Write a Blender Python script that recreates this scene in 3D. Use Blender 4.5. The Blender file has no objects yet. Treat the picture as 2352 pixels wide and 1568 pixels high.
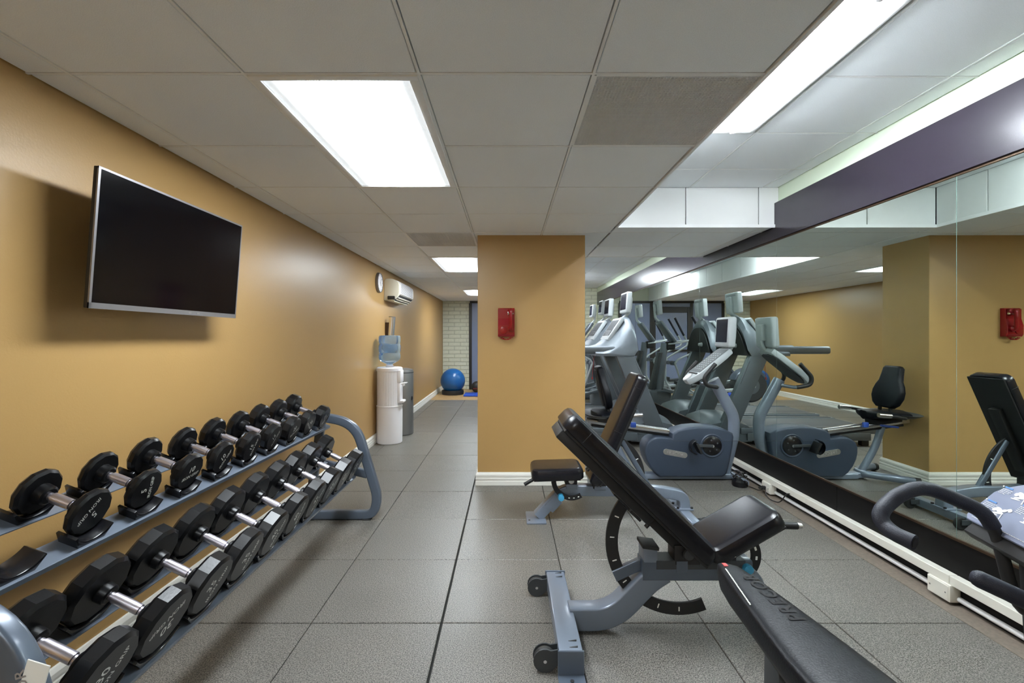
import bpy, bmesh, math, random
from mathutils import Vector, Matrix, Euler
random.seed(7)
SC = bpy.context.scene
COL = SC.collection
PI = math.pi
R = math.radians
V = Vector

# ------------------------------------------------------------------ camera, world, exposure
F, U0, V0, CZ = 1058.0, 1168.0, 774.0, 1.33
cd = bpy.data.cameras.new('camera'); cam = bpy.data.objects.new('camera', cd); COL.objects.link(cam)
cam.location = (0, 0, CZ); cam.rotation_euler = (PI/2, 0, 0)
cd.sensor_width = 36; cd.lens = 36*F/2352; cd.shift_x = (1176-U0)/2352; cd.shift_y = -(784-V0)/2352
cd.clip_start = 0.05
SC.camera = cam
w = bpy.data.worlds.new('world'); SC.world = w; w.use_nodes = True
w.node_tree.nodes['Background'].inputs[0].default_value = (.5, .6, .8, 1)
w.node_tree.nodes['Background'].inputs[1].default_value = 0.02
SC.view_settings.view_transform = 'Standard'; SC.view_settings.look = 'None'
SC.view_settings.gamma = 1; SC.view_settings.use_curve_mapping = False
SC.view_settings.exposure = 1.5
SC.cycles.max_bounces = 24; SC.cycles.diffuse_bounces = 12; SC.cycles.glossy_bounces = 12; SC.cycles.transmission_bounces = 12
LOW_LIGHT, TUBE_LIGHT = 8.6, 52.0          # radiance of the ceiling lenses and of the bare tubes
def at(u, v, D):                            # a pixel of the photograph at depth D
    return V(((u-U0)/F*D, D, CZ-(v-V0)/F*D))

# ------------------------------------------------------------------ materials
M = {}
def nodes(name):
    m = bpy.data.materials.new(name); m.use_nodes = True
    nt = m.node_tree; M[name] = m
    return m, nt, nt.nodes['Principled BSDF'], nt.nodes.new, nt.links.new
def mat(name, col, rough=.5, metal=0, bump=0, bscale=100, var=0, vscale=20, coat=0, spec=.5, rvar=0):
    m, nt, p, N, L = nodes(name)
    p.inputs['Base Color'].default_value = (*col, 1); p.inputs['Roughness'].default_value = rough
    p.inputs['Metallic'].default_value = metal; p.inputs['Specular IOR Level'].default_value = spec
    p.inputs['Coat Weight'].default_value = coat; p.inputs['Coat Roughness'].default_value = .12
    tc = N('ShaderNodeTexCoord')
    if bump:
        n = N('ShaderNodeTexNoise'); n.inputs['Scale'].default_value = bscale; n.inputs['Detail'].default_value = 3
        b = N('ShaderNodeBump'); b.inputs['Strength'].default_value = bump; b.inputs['Distance'].default_value = .002
        L(tc.outputs['Object'], n.inputs['Vector']); L(n.outputs['Fac'], b.inputs['Height']); L(b.outputs['Normal'], p.inputs['Normal'])
    if var:
        n = N('ShaderNodeTexNoise'); n.inputs['Scale'].default_value = vscale; n.inputs['Detail'].default_value = 4
        r = N('ShaderNodeValToRGB')
        r.color_ramp.elements[0].position = .3; r.color_ramp.elements[1].position = .7
        r.color_ramp.elements[0].color = (*[c*(1-var) for c in col], 1); r.color_ramp.elements[1].color = (*[min(1, c*(1+var)) for c in col], 1)
        L(tc.outputs['Object'], n.inputs['Vector']); L(n.outputs['Fac'], r.inputs['Fac']); L(r.outputs['Color'], p.inputs['Base Color'])
    if rvar:
        n = N('ShaderNodeTexNoise'); n.inputs['Scale'].default_value = 3; n.inputs['Detail'].default_value = 4
        q = N('ShaderNodeMapRange'); q.inputs['To Min'].default_value = rough-rvar; q.inputs['To Max'].default_value = rough+rvar
        L(tc.outputs['Object'], n.inputs['Vector']); L(n.outputs['Fac'], q.inputs['Value']); L(q.outputs['Result'], p.inputs['Roughness'])
    return m
mat('wall_paint', (.43, .262, .098), .36, bump=.22, bscale=130, spec=.4)
mat('white_trim', (.78, .76, .70), .35)
mat('tile_acoustic', (.87, .90, .94), .9, bump=.5, bscale=260, var=.05, vscale=330)
mat('tee_bar', (.86, .87, .88), .5)
mat('plenum', (.10, .10, .10), .9)
mat('panel_white', (.82, .83, .83), .6)
mat('upper_wall', (.60, .68, .54), .6)
mat('fascia_dark', (.020, .015, .024), .24, spec=.6)
mat('panel_black', (.004, .0035, .0035), .55, spec=.2)
mat('brown_metal', (.06, .035, .02), .4, metal=.6)
mat('raceway', (.74, .72, .64), .45)
mat('conduit', (.80, .80, .80), .4)
mat('brick_paint', (.66, .68, .56), .7, bump=.9, bscale=60, var=.06, vscale=30)
mat('mortar', (.52, .54, .44), .8)
mat('frame_dark', (.012, .010, .008), .45)
mat('pane_blue', (.17, .21, .33), .35)
mat('sub_floor', (.012, .012, .011), .9)
mat('strip_floor', (.17, .14, .11), .55, bump=.3, bscale=80, var=.15, vscale=60)
mat('wood_floor', (.40, .26, .12), .45, var=.15, vscale=12)
mat('steel_blue', (.10, .125, .165), .34, metal=.25, coat=.3)
mat('steel_light', (.19, .225, .285), .34, metal=.3, coat=.3)
mat('machine_silver', (.14, .165, .19), .42, metal=.25)
mat('machine_light', (.42, .46, .48), .42)
mat('machine_blue', (.040, .056, .086), .45, metal=.15, bump=.15, bscale=200)
mat('black_gloss', (.008, .008, .010), .22, spec=.55)
mat('black_vinyl', (.008, .008, .011), .27, bump=.10, bscale=320, spec=.42)
mat('black_matte', (.012, .012, .013), .5)
mat('black_molded', (.004, .005, .008), .42, bump=.25, bscale=300, spec=.22)
mat('foam', (.012, .014, .026), .6, bump=.35, bscale=400)
mat('urethane', (.006, .006, .007), .30, bump=.10, bscale=150, spec=.4)
mat('chrome', (.66, .63, .71), .34, metal=1)
mat('bright_metal', (.75, .76, .78), .25, metal=1)
mat('screen', (.002, .002, .003), .12, spec=.2)
mat('screen_on', (.008, .009, .02), .14, spec=.2)
mat('tv_bezel', (.26, .25, .26), .35, metal=.6)
mat('red_plastic', (.24, .004, .008), .16, spec=.6)
mat('print_white', (.85, .86, .82), .5)
mat('print_grey', (.30, .28, .27), .5)
mat('print_blue', (.06, .22, .60), .5)
mat('placard', (.17, .19, .27), .45)
mat('print_red', (.5, .03, .03), .5)
mat('plastic_white', (.78, .76, .77), .42)
mat('plastic_cream', (.76, .73, .60), .4)
mat('plastic_grey', (.20, .20, .20), .5)
mat('steel_can', (.30, .30, .30), .38, metal=.85)
mat('ball_blue', (.008, .095, .30), .28, spec=.5)
mat('knob_blue', (.05, .32, .55), .35)
mat('lever_blue', (.02, .06, .30), .35)
mat('mat_blue', (.01, .06, .42), .6)
mat('belt', (.055, .06, .065), .6)
mat('rubber', (.02, .02, .02), .6)
mat('brass', (.55, .40, .15), .35, metal=1)
mat('charcoal', (.045, .05, .055), .5)
mat('display_grey', (.09, .10, .105), .35)
# mirror
m, nt, p, N, L = nodes('mirror')
p.inputs['Base Color'].default_value = (.70, .77, .72, 1); p.inputs['Metallic'].default_value = 1; p.inputs['Roughness'].default_value = 0.0
mat('mirror_edge', (.10, .17, .15), .25)
# rubber floor tile: fine speckle
m, nt, p, N, L = nodes('floor_tile')
tc = N('ShaderNodeTexCoord'); oi = N('ShaderNodeObjectInfo')
n1 = N('ShaderNodeTexNoise'); n1.inputs['Scale'].default_value = 210; n1.inputs['Detail'].default_value = 2
r1 = N('ShaderNodeValToRGB'); e = r1.color_ramp.elements
e[0].position = .36; e[0].color = (.040, .037, .032, 1); e[1].position = .64; e[1].color = (.235, .219, .193, 1)
n2 = N('ShaderNodeTexNoise'); n2.inputs['Scale'].default_value = 3.5; n2.inputs['Detail'].default_value = 5
mr = N('ShaderNodeMapRange'); mr.inputs['To Min'].default_value = .86; mr.inputs['To Max'].default_value = 1.12
mx = N('ShaderNodeVectorMath'); mx.operation = 'SCALE'
rr = N('ShaderNodeMapRange'); rr.inputs['To Min'].default_value = .34; rr.inputs['To Max'].default_value = .50
b = N('ShaderNodeBump'); b.inputs['Strength'].default_value = .35; b.inputs['Distance'].default_value = .001
geo = N('ShaderNodeNewGeometry')
L(geo.outputs['Position'], n1.inputs['Vector']); L(geo.outputs['Position'], n2.inputs['Vector'])
L(n1.outputs['Fac'], r1.inputs['Fac']); L(n2.outputs['Fac'], mr.inputs['Value']); L(r1.outputs['Color'], mx.inputs[0]); L(mr.outputs['Result'], mx.inputs['Scale'])
L(mx.outputs['Vector'], p.inputs['Base Color']); L(n2.outputs['Fac'], rr.inputs['Value']); L(rr.outputs['Result'], p.inputs['Roughness'])
L(n1.outputs['Fac'], b.inputs['Height']); L(b.outputs['Normal'], p.inputs['Normal'])
# ceiling light lens: tubes glow through the prismatic sheet
m, nt, p, N, L = nodes('light_lens')
p.inputs['Base Color'].default_value = (.9, .9, .9, 1); p.inputs['Roughness'].default_value = .4
tc = N('ShaderNodeTexCoord'); sx = N('ShaderNodeSeparateXYZ'); L(tc.outputs['Object'], sx.inputs[0])
ab = N('ShaderNodeMath'); ab.operation = 'ABSOLUTE'; L(sx.outputs['X'], ab.inputs[0])
q = N('ShaderNodeMapRange'); q.interpolation_type = 'SMOOTHERSTEP'
q.inputs['From Min'].default_value = .05; q.inputs['From Max'].default_value = .25; q.inputs['To Min'].default_value = 2.5; q.inputs['To Max'].default_value = .030
L(ab.outputs[0], q.inputs['Value'])
ck = N('ShaderNodeTexVoronoi'); ck.inputs['Scale'].default_value = 150; L(tc.outputs['Object'], ck.inputs['Vector'])
q2 = N('ShaderNodeMapRange'); q2.inputs['From Max'].default_value = .6; q2.inputs['To Min'].default_value = 1.12; q2.inputs['To Max'].default_value = .85; L(ck.outputs['Distance'], q2.inputs['Value'])
mu = N('ShaderNodeMath'); mu.operation = 'MULTIPLY'; L(q.outputs[0], mu.inputs[0]); L(q2.outputs[0], mu.inputs[1])
mu2 = N('ShaderNodeMath'); mu2.operation = 'MULTIPLY'; mu2.inputs[1].default_value = LOW_LIGHT; L(mu.outputs[0], mu2.inputs[0])
p.inputs['Emission Color'].default_value = (.87, .945, 1, 1); L(mu2.outputs[0], p.inputs['Emission Strength'])
m, nt, p, N, L = nodes('tube_lit')
p.inputs['Emission Color'].default_value = (.87, .945, 1, 1); p.inputs['Emission Strength'].default_value = TUBE_LIGHT
m, nt, p, N, L = nodes('tube_soft')
p.inputs['Emission Color'].default_value = (.87, .945, 1, 1); p.inputs['Emission Strength'].default_value = TUBE_LIGHT*.5
mat('pan_white', (.88, .88, .88), .4)
# water bottle
m, nt, p, N, L = nodes('bottle_clear')
p.inputs['Base Color'].default_value = (.50, .70, .93, 1); p.inputs['Roughness'].default_value = .06
p.inputs['Transmission Weight'].default_value = .85; p.inputs['IOR'].default_value = 1.2

# ------------------------------------------------------------------ mesh helpers
class B:
    """collects shapes; done() links them as one mesh object"""
    def __init__(s): s.bm = bmesh.new()
    def add(s, t):
        me = bpy.data.meshes.new('t'); t.to_mesh(me); t.free(); s.bm.from_mesh(me); bpy.data.meshes.remove(me); return s
    def box(s, c, size, rot=None, bev=0, seg=2):
        t = bmesh.new(); bmesh.ops.create_cube(t, size=1)
        bmesh.ops.scale(t, vec=size, verts=t.verts)
        if bev: bmesh.ops.bevel(t, geom=t.edges[:], offset=bev, segments=seg, affect='EDGES', profile=.5)
        if rot is not None: bmesh.ops.rotate(t, cent=(0, 0, 0), matrix=Euler(rot).to_matrix(), verts=t.verts)
        bmesh.ops.translate(t, vec=c, verts=t.verts); return s.add(t)
    def box2(s, a, b, bev=0, seg=2):
        a, b = V(a), V(b); d = b-a
        return s.box((a+b)/2, (abs(d.x), abs(d.y), abs(d.z)), None, bev, seg)
    def prism(s, pts, axis, a0, a1, bev=0, seg=2):
        t = bmesh.new()
        f = {'x': lambda p, a: (a, p[0], p[1]), 'y': lambda p, a: (p[0], a, p[1]), 'z': lambda p, a: (p[0], p[1], a)}[axis]
        v0 = [t.verts.new(f(p, a0)) for p in pts]; v1 = [t.verts.new(f(p, a1)) for p in pts]
        n = len(pts)
        c0 = t.faces.new(v0); c1 = t.faces.new(v1[::-1])
        for i in range(n): t.faces.new((v0[i], v1[i], v1[(i+1) % n], v0[(i+1) % n]))
        bmesh.ops.recalc_face_normals(t, faces=t.faces[:])
        if bev: bmesh.ops.bevel(t, geom=list(set(c0.edges[:]+c1.edges[:])), offset=bev, segments=seg, affect='EDGES', profile=.5)
        return s.add(t)
    def sweep(s, path, prof, side=None, caps=True, scales=None):
        t = bmesh.new(); P = [V(p) for p in path]; n = len(P); rings = []; nn = None
        for i in range(n):
            tan = (P[min(i+1, n-1)]-P[max(i-1, 0)]).normalized()
            if side is not None: h = V(side)
            elif nn is None: h = V((0, 0, 1)) if abs(tan.z) < .9 else V((1, 0, 0))
            else: h = nn
            nn = (h-tan*h.dot(tan)).normalized(); bb = tan.cross(nn)
            k = scales[i] if scales else 1
            rings.append([t.verts.new(P[i]+nn*a*k+bb*c*k) for a, c in prof])
        m_ = len(prof)
        for i in range(n-1):
            for j in range(m_): t.faces.new((rings[i][j], rings[i][(j+1) % m_], rings[i+1][(j+1) % m_], rings[i+1][j]))
        if caps: t.faces.new(rings[0][::-1]); t.faces.new(rings[-1])
        bmesh.ops.recalc_face_normals(t, faces=t.faces[:])
        return s.add(t)
    def tube(s, path, r, n=14, scales=None): return s.sweep(path, circ(r, n), scales=scales)
    def rtube(s, path, wdt, hgt, side, rad=.008): return s.sweep(path, rrect(wdt, hgt, rad), side=side)   # wdt along side
    def lathe(s, prof, n=32, c=(0, 0, 0), axis='z'):
        t = bmesh.new(); rings = []
        for r, z in prof:
            if r < 1e-6: rings.append([t.verts.new((0, 0, z))])
            else: rings.append([t.verts.new((r*math.cos(2*PI*k/n), r*math.sin(2*PI*k/n), z)) for k in range(n)])
        for a, b in zip(rings, rings[1:]):
            for k in range(n):
                q = [a[k % len(a)], a[(k+1) % len(a)], b[(k+1) % len(b)], b[k % len(b)]]
                q = list(dict.fromkeys(q))
                if len(q) > 2: t.faces.new(q)
        if len(rings[0]) > 1: t.faces.new(rings[0][::-1])
        if len(rings[-1]) > 1: t.faces.new(rings[-1])
        bmesh.ops.recalc_face_normals(t, faces=t.faces[:])
        if axis == 'x': bmesh.ops.rotate(t, cent=(0, 0, 0), matrix=Matrix.Rotation(PI/2, 3, 'Y'), verts=t.verts)
        if axis == 'y': bmesh.ops.rotate(t, cent=(0, 0, 0), matrix=Matrix.Rotation(-PI/2, 3, 'X'), verts=t.verts)
        if axis == '-y': bmesh.ops.rotate(t, cent=(0, 0, 0), matrix=Matrix.Rotation(PI/2, 3, 'X'), verts=t.verts)
        bmesh.ops.translate(t, vec=c, verts=t.verts); return s.add(t)
    def loft(s, rings, caps=True):
        t = bmesh.new(); rr = [[t.verts.new(p) for p in ring] for ring in rings]; n = len(rings[0])
        for a, b in zip(rr, rr[1:]):
            for j in range(n): t.faces.new((a[j], a[(j+1) % n], b[(j+1) % n], b[j]))
        if caps: t.faces.new(rr[0][::-1]); t.faces.new(rr[-1])
        bmesh.ops.recalc_face_normals(t, faces=t.faces[:])
        return s.add(t)
    def cyl(s, a, b, r, n=20, r2=None):
        return s.sweep([a, b], circ(1, n), scales=[r, r if r2 is None else r2])
    def xf(s, mtx): bmesh.ops.transform(s.bm, matrix=mtx, verts=s.bm.verts); return s
    def done(s, name, material, parent=None, ang=35):
        me = bpy.data.meshes.new(name); s.bm.to_mesh(me); s.bm.free()
        return link(name, me, material, parent, ang)
def link(name, me, material, parent=None, ang=35):
    if material is not None and not me.materials: me.materials.append(M[material] if isinstance(material, str) else material)
    if ang and len(me.polygons):
        me.polygons.foreach_set('use_smooth', [True]*len(me.polygons)); me.set_sharp_from_angle(angle=R(ang))
    o = bpy.data.objects.new(name, me); COL.objects.link(o)
    if parent is not None: o.parent = parent
    return o
def circ(r, n=14): return [(r*math.cos(2*PI*k/n), r*math.sin(2*PI*k/n)) for k in range(n)]
def rrect(w_, h_, r=.01, k=3):
    r = min(r, w_/2-1e-4, h_/2-1e-4); out = []
    for cx, cy, a0 in ((w_/2-r, h_/2-r, 0), (-w_/2+r, h_/2-r, 90), (-w_/2+r, -h_/2+r, 180), (w_/2-r, -h_/2+r, 270)):
        for i in range(k+1):
            a = R(a0+90*i/k); out.append((cx+r*math.cos(a), cy+r*math.sin(a)))
    return out
def fillet(path, r, n=6):
    P = [V(p) for p in path]; out = [P[0]]
    for i in range(1, len(P)-1):
        a, b, c = P[i-1], P[i], P[i+1]; u_, v_ = (a-b), (c-b)
        d = min(r if not isinstance(r, (list, tuple)) else r[i-1], u_.length*.49, v_.length*.49)
        p0, p2 = b+u_.normalized()*d, b+v_.normalized()*d
        for k in range(n+1):
            t = k/n; out.append(p0*(1-t)**2+b*2*t*(1-t)+p2*t*t)
    out.append(P[-1]); return out
def tag(o, label, cat, group=None):
    o['label'] = label; o['category'] = cat
    if group: o['group'] = group
    return o
def thing(name, label, cat, loc=(0, 0, 0), rot=(0, 0, 0), group=None):
    o = bpy.data.objects.new(name, None); COL.objects.link(o); o.location = loc; o.rotation_euler = rot
    o.empty_display_size = .1
    return tag(o, label, cat, group)
def struct(o): o['kind'] = 'structure'; return o
def copy_tree(o, parent=None):
    c = o.copy(); COL.objects.link(c); c.parent = parent
    for ch in o.children: copy_tree(ch, c)
    return c
TXT = {}
def lettering(body, size, material, parent, mtx, shear=0, name='lettering', space=1.0):
    key = (body, size, shear, material, space)
    if key not in TXT:
        cu = bpy.data.curves.new('txt', 'FONT'); cu.body = body; cu.size = size; cu.shear = shear; cu.space_character = space
        cu.align_x = 'CENTER'; cu.align_y = 'CENTER'; cu.resolution_u = 2; cu.offset = size*.012
        o = bpy.data.objects.new('txt', cu); COL.objects.link(o)
        dg = bpy.context.evaluated_depsgraph_get()
        me = bpy.data.meshes.new_from_object(o.evaluated_get(dg)); me.materials.clear(); me.materials.append(M[material])
        bpy.data.objects.remove(o); TXT[key] = me
    o = link(name, TXT[key], None, parent, 0); o.matrix_local = mtx
    return o
def frame_mtx(o, x, y):                    # a local frame: text runs along x, up along y
    x = V(x).normalized(); y = V(y); y = (y-x*y.dot(x)).normalized(); z = x.cross(y)
    return Matrix(((x.x, y.x, z.x, o[0]), (x.y, y.y, z.y, o[1]), (x.z, y.z, z.z, o[2]), (0, 0, 0, 1)))
ORD = ['first', 'second', 'third', 'fourth', 'fifth', 'sixth', 'seventh', 'eighth', 'ninth', 'tenth']

# ------------------------------------------------------------------ the setting
XL, XR, YB, YE = -1.68, 2.26, -2.6, 11.75
ZC, ZR, XE = 2.247, 2.58, .907             # low ceiling, recessed ceiling, edge of the recess
Y1, Y2, Y0R = 3.85, 5.266, -1.0            # recess 1 ends, recess 2 begins, recess 1 begins
XM = 2.24                                  # mirror plane
GX, GY, G = .297, 1.606, .61

struct(B().box2((XL-.12, YB, 0), (XL, YE, 2.75)).done('wall_left', 'wall_paint', ang=0))
struct(B().box2((XR, YB, 0), (XR+.12, YE, 2.75)).done('wall_right', 'upper_wall', ang=0))
struct(B().box2((XL-.12, YB-.12, 0), (XR+.12, YB, 2.75)).done('wall_front', 'wall_paint', ang=0))
wb = struct(B().box2((XL-.12, YE, 0), (XR+.12, YE+.12, 2.75)).done('wall_back', 'mortar', ang=0))
fl = struct(B().box2((XL, YB, -.06), (XR, YE, -.012)).done('floor', 'sub_floor', ang=0))
# rubber tiles
FX, FY = -.308, 2.145
xs = [XL+.002]+[FX+G*k for k in range(-2, 5)]
YT = FY+G*12+.30
ys = [FY+G*k for k in range(-7, 13)]+[YT]
cache = {}
for i in range(len(xs)-1):
    for j in range(len(ys)-1):
        w_, d_ = xs[i+1]-xs[i], ys[j+1]-ys[j]
        wide = .010 if abs(xs[i+1]-FX) < .01 else .004          # one joint has opened up
        key = (round(w_, 3), round(d_, 3), wide)
        if key not in cache:
            o = B().box((0, 0, -.006), (w_-wide, d_-.0045, .012), bev=.0025, seg=1).done('floor_tile', 'floor_tile', fl)
            cache[key] = o.data
        else: o = link('floor_tile', cache[key], None, fl)
        o.location = ((xs[i]+xs[i+1])/2-(wide-.0025)/2, (ys[j]+ys[j+1])/2, random.uniform(-.0012, .0004))
B().box2((FX+G*4+.002, YB, -.012), (XR, YE, -.002), bev=.001, seg=1).done('edge_strip', 'strip_floor', fl)
B().box2((XL, YT+.003, -.012), (FX+G*4, YE, -.001)).done('wood_flooring', 'wood_floor', fl)
B().box2((XL, YB, -.012), (FX+G*4, ys[0]-.003, -.001)).done('floor_remainder', 'floor_tile', fl)

# ceilings
ce = B()
ce.box2((XL, YB, ZC+.09), (XE-.012, YE, 2.74)).box2((XE-.012, Y1+.012, ZC+.09), (XR, Y2-.012, 2.74)).box2((XE-.012, YB, ZC+.09), (XR, Y0R-.012, 2.74))
cl = struct(ce.done('ceiling', 'plenum', ang=0))
cr = struct(B().box2((XE-.012, Y0R, ZR+.14), (XR, Y1+.012, 2.86)).box2((XE-.012, Y2-.012, ZR+.14), (XR, YE, 2.86)).done('ceiling', 'plenum', ang=0))
SKIP = []                                   # cells taken by lights and vents: (x, y) of their corner
LOWL = [(-2, 0), (-2, 6), (-2, 12), (-2, -6)]           # light cells (column, row), two rows each
RECL = [(1, 0, 'recess'), (1, 6, 'recess'), (1, 12, 'recess')]
VENT = [(0, 0), (-2, 4), (-1, 14)]
taken_low = {(c, r+k) for c, r in LOWL for k in (0, 1)} | set(VENT)
taken_rec = {(1, r+k) for _, r, _ in RECL for k in (0, 1)}
tcache = {}
def ceiling_grid(x0, x1, y0, y1, z, parent, taken):
    cx = [x0]+[GX+G*k for k in range(-6, 8) if x0+.03 < GX+G*k < x1-.03]+[x1]
    cy = [y0]+[GY+G*k for k in range(-9, 20) if y0+.03 < GY+G*k < y1-.03]+[y1]
    for a, b_ in zip(cx, cx[1:]):
        for c, d in zip(cy, cy[1:]):
            ci, ri = math.floor(((a+b_)/2-GX)/G), math.floor(((c+d)/2-GY)/G)
            if (ci, ri) in taken: continue
            w_, h_ = b_-a-.017, d-c-.017
            key = (round(w_, 3), round(h_, 3))
            if key not in tcache:
                o = B().box((0, 0, .008), (w_, h_, .016), bev=.002, seg=1).done('ceiling_tile', 'tile_acoustic', parent, ang=0); tcache[key] = o.data
            else: o = link('ceiling_tile', tcache[key], None, parent, 0)
            o.location = ((a+b_)/2, (c+d)/2, z+random.uniform(0, .0012))
    for x in cx[1:-1]: B().box2((x-.0048, y0, z-.0005), (x+.0048, y1, z+.03)).done('tee_bar', 'tee_bar', parent, 0)
    for y in cy[1:-1]:
        ri = round((y-GY)/G); run = None
        for a, b_ in zip(cx, cx[1:]):
            ci = math.floor(((a+b_)/2-GX)/G); lit = (ci, ri) in taken and (ci, ri-1) in taken
            if not lit: run = (run[0] if run else a, b_)
            if run and (lit or b_ == cx[-1]):
                B().box2((run[0], y-.0048, z+.0002), (run[1], y+.0048, z+.031)).done('tee_bar', 'tee_bar', parent, 0); run = None
ceiling_grid(XL, XE-.012, YB, YE, ZC, cl, taken_low)
ceiling_grid(XE-.012, 2.222, Y1+.012, Y2-.012, ZC, cl, set())
ceiling_grid(XE-.012, 2.222, YB, Y0R-.012, ZC, cl, set())
ceiling_grid(XE-.012, XR, Y0R, Y1+.012, ZR, cr, taken_rec)
ceiling_grid(XE-.012, XR, Y2-.012, YE, ZR, cr, taken_rec)
# upright faces of the recesses: white panels with open joints above an angle trim
def face_panels(n, x0, y0, x1, y1, cuts, nrm):
    b_ = B(); L_ = math.hypot(x1-x0, y1-y0); ux, uy = (x1-x0)/L_, (y1-y0)/L_; nx, ny = nrm
    root = struct(B().box2((min(x0, x1)-abs(nx)*.012, min(y0, y1)-abs(ny)*.012, ZC-.004), (max(x0, x1)+.0001+abs(nx)*.004, max(y0, y1)+abs(ny)*.004+.0001, ZC+.022)).done('trim_%d' % n, 'tee_bar', ang=0))
    cs = [0]+cuts+[L_]
    for a, c in zip(cs, cs[1:]):
        a += .004; c -= .004; mid = (a+c)/2
        px, py = x0+ux*mid-nx*.006, y0+uy*mid-ny*.006
        sx_, sy_ = (c-a, .011) if abs(ux) > .5 else (.011, c-a)
        B().box((px, py, (ZC+.022+ZR)/2), (sx_, sy_, ZR-ZC-.024), bev=.001, seg=1).done('panel', 'panel_white', root, 0)
face_panels(1, XE, Y1, XR, Y1, [.575, 1.185], (0, -1))
face_panels(2, XE, Y2, XR, Y2, [.575, 1.185], (0, 1))
face_panels(3, XE, Y0R, XR, Y0R, [.575, 1.185], (0, 1))
face_panels(4, XE, Y0R, XE, Y1, [GY+G*k-Y0R for k in range(-4, 4)], (1, 0))
face_panels(5, XE, Y2, XE, YE, [G*k for k in range(1, 11)], (1, 0))
# fascia above and panel below the mirror
fa = struct(B().box2((2.222, YB, 2.145), (XR, YE-.19, 2.45), bev=.002, seg=1).done('trim_6', 'fascia_dark', ang=0))
bp = struct(B().box2((2.250, YB, 0), (XR, YE-.02, .322)).done('trim_7', 'panel_black', ang=0))
for k in range(7):
    y = .758+1.545*k-.70
    B().box2((2.244, y+.001, .002), (2.252, y+1.543, .318), bev=.001, seg=1).done('panel', 'panel_black', bp, 0)
# mirrors
seams = [YB+.01]+[.758+1.545*k for k in range(-1, 7)]+[YE-.19]
mr_ = thing('wall_mirror', 'long frameless mirror of tall panels covering the right wall', 'mirror', (XM, 4, .325))
for a, c in zip(seams, seams[1:]):
    o = B().box2((XM, a+.0012, .325), (2.258, c-.0012, 2.147)).done('mirror_panel', 'mirror', mr_, 0)
    o.location = (-XM, -4, -.325)
    e_ = B().box2((XM+.0003, c-.0026, .325), (2.255, c+.0026, 2.146)).done('seam', 'mirror_edge', mr_, 0); e_.location = (-XM, -4, -.325)
for z, nm in ((2.140, 'top_channel'), (.319, 'bottom_channel')):
    o = B().box2((XM-.006, YB, z-.006), (2.258, YE-.19, z+.006)).done(nm, 'brown_metal', mr_, 0); o.location = (-XM, -4, -.325)
# baseboards
BP = [(0, 0), (.018, 0), (.018, .036), (.013, .040), (.013, .047), (.018, .051), (.018, .063), (.012, .067), (.012, .075), (.017, .079), (.017, .096), (.008, .113), (0, .115)]
struct(B().prism([(XL+d, z) for d, z in BP], 'y', YB, YE).done('baseboard_left', 'white_trim', ang=20))
PX0, PX1, PY0, PY1 = -.2785, .69, 4.15, 4.67
pl = struct(B().box2((PX0, PY0, 0), (PX1, PY1, ZC+.02), bev=.004, seg=2).done('wall_pillar', 'wall_paint', ang=0))
bb_ = B()
for prof_d in [BP]:
    t = bmesh.new(); rings = []
    for d, z in prof_d:
        rings.append([t.verts.new((x, y, z)) for x, y in ((PX0-d, PY0-d), (PX1+d, PY0-d), (PX1+d, PY1+d), (PX0-d, PY1+d))])
    for a, c in zip(rings, rings[1:]):
        for j in range(4): t.faces.new((a[j], a[(j+1) % 4], c[(j+1) % 4], c[j]))
    bmesh.ops.recalc_face_normals(t, faces=t.faces[:]); bb_.add(t)
struct(bb_.done('baseboard_pillar', 'white_trim', ang=20))
# painted brick on the end wall
bc = {}
def bricks(x0, x1, z1):
    row = 0; z = 0
    while z < z1-.03:
        h = min(.092, z1-z-.004); x = x0-(.152 if row % 2 else 0)
        while x < x1-.01:
            a, c = max(x, x0), min(x+.296, x1)
            if c-a > .03:
                key = (round(c-a, 3), round(h, 3))
                if key not in bc:
                    o = B().box((0, 0, 0), (c-a-.008, .03, h-.008), bev=.005, seg=1).done('brick', 'brick_paint', wb); bc[key] = o.data
                else: o = link('brick', bc[key], None, wb)
                o.location = ((a+c)/2, YE-.002+random.uniform(-.005, .005), z+h/2)
            x += .304
        z += .1; row += 1
bricks(XL, -.98, ZC); bricks(1.66, XR, ZR)
# glazed partition with a door in the end wall
YW = YE-.02
wn = struct(B().box2((-.98, YW-.05, 2.19), (1.66, YW, ZC)).done('window_1', 'frame_dark', ang=0))
for x in (-.965, -.165, .855, 1.645): B().box2((x-.035, YW-.05, 0), (x+.035, YW, 2.19), bev=.004, seg=1).done('mullion', 'frame_dark', wn, 0)
for a, c in ((-.93, -.20), (.89, 1.61)):
    B().box2((a, YW-.03, .06), (c, YW-.015, 2.19)).done('pane', 'pane_blue', wn, 0)
    B().box2((a, YW-.045, 0), (c, YW, .06)).done('sill_rail', 'frame_dark', wn, 0)
B().box2((.89+.36, YW-.034, .06), (.89+.365, YW-.03, 2.19)).done('pane_joint', 'frame_dark', wn, 0)
B().box2((-.13, YW-.03, 2.1), (.82, YW-.015, 2.19)).done('transom_pane', 'pane_blue', wn, 0)
dr = struct(B().box2((-.13, YW-.03, .05), (.82, YW-.015, 1.96)).done('door_1', 'pane_blue', ang=0))
for a, c in (((-.13, YW-.055, 0), (-.06, YW, 2.1)), ((.75, YW-.055, 0), (.82, YW, 2.1)), ((-.06, YW-.055, 1.95), (.75, YW, 2.1)), ((-.06, YW-.055, 0), (.75, YW, .12))):
    B().box2(a, c, bev=.004, seg=1).done('door_rail', 'frame_dark', dr, 0)
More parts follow.
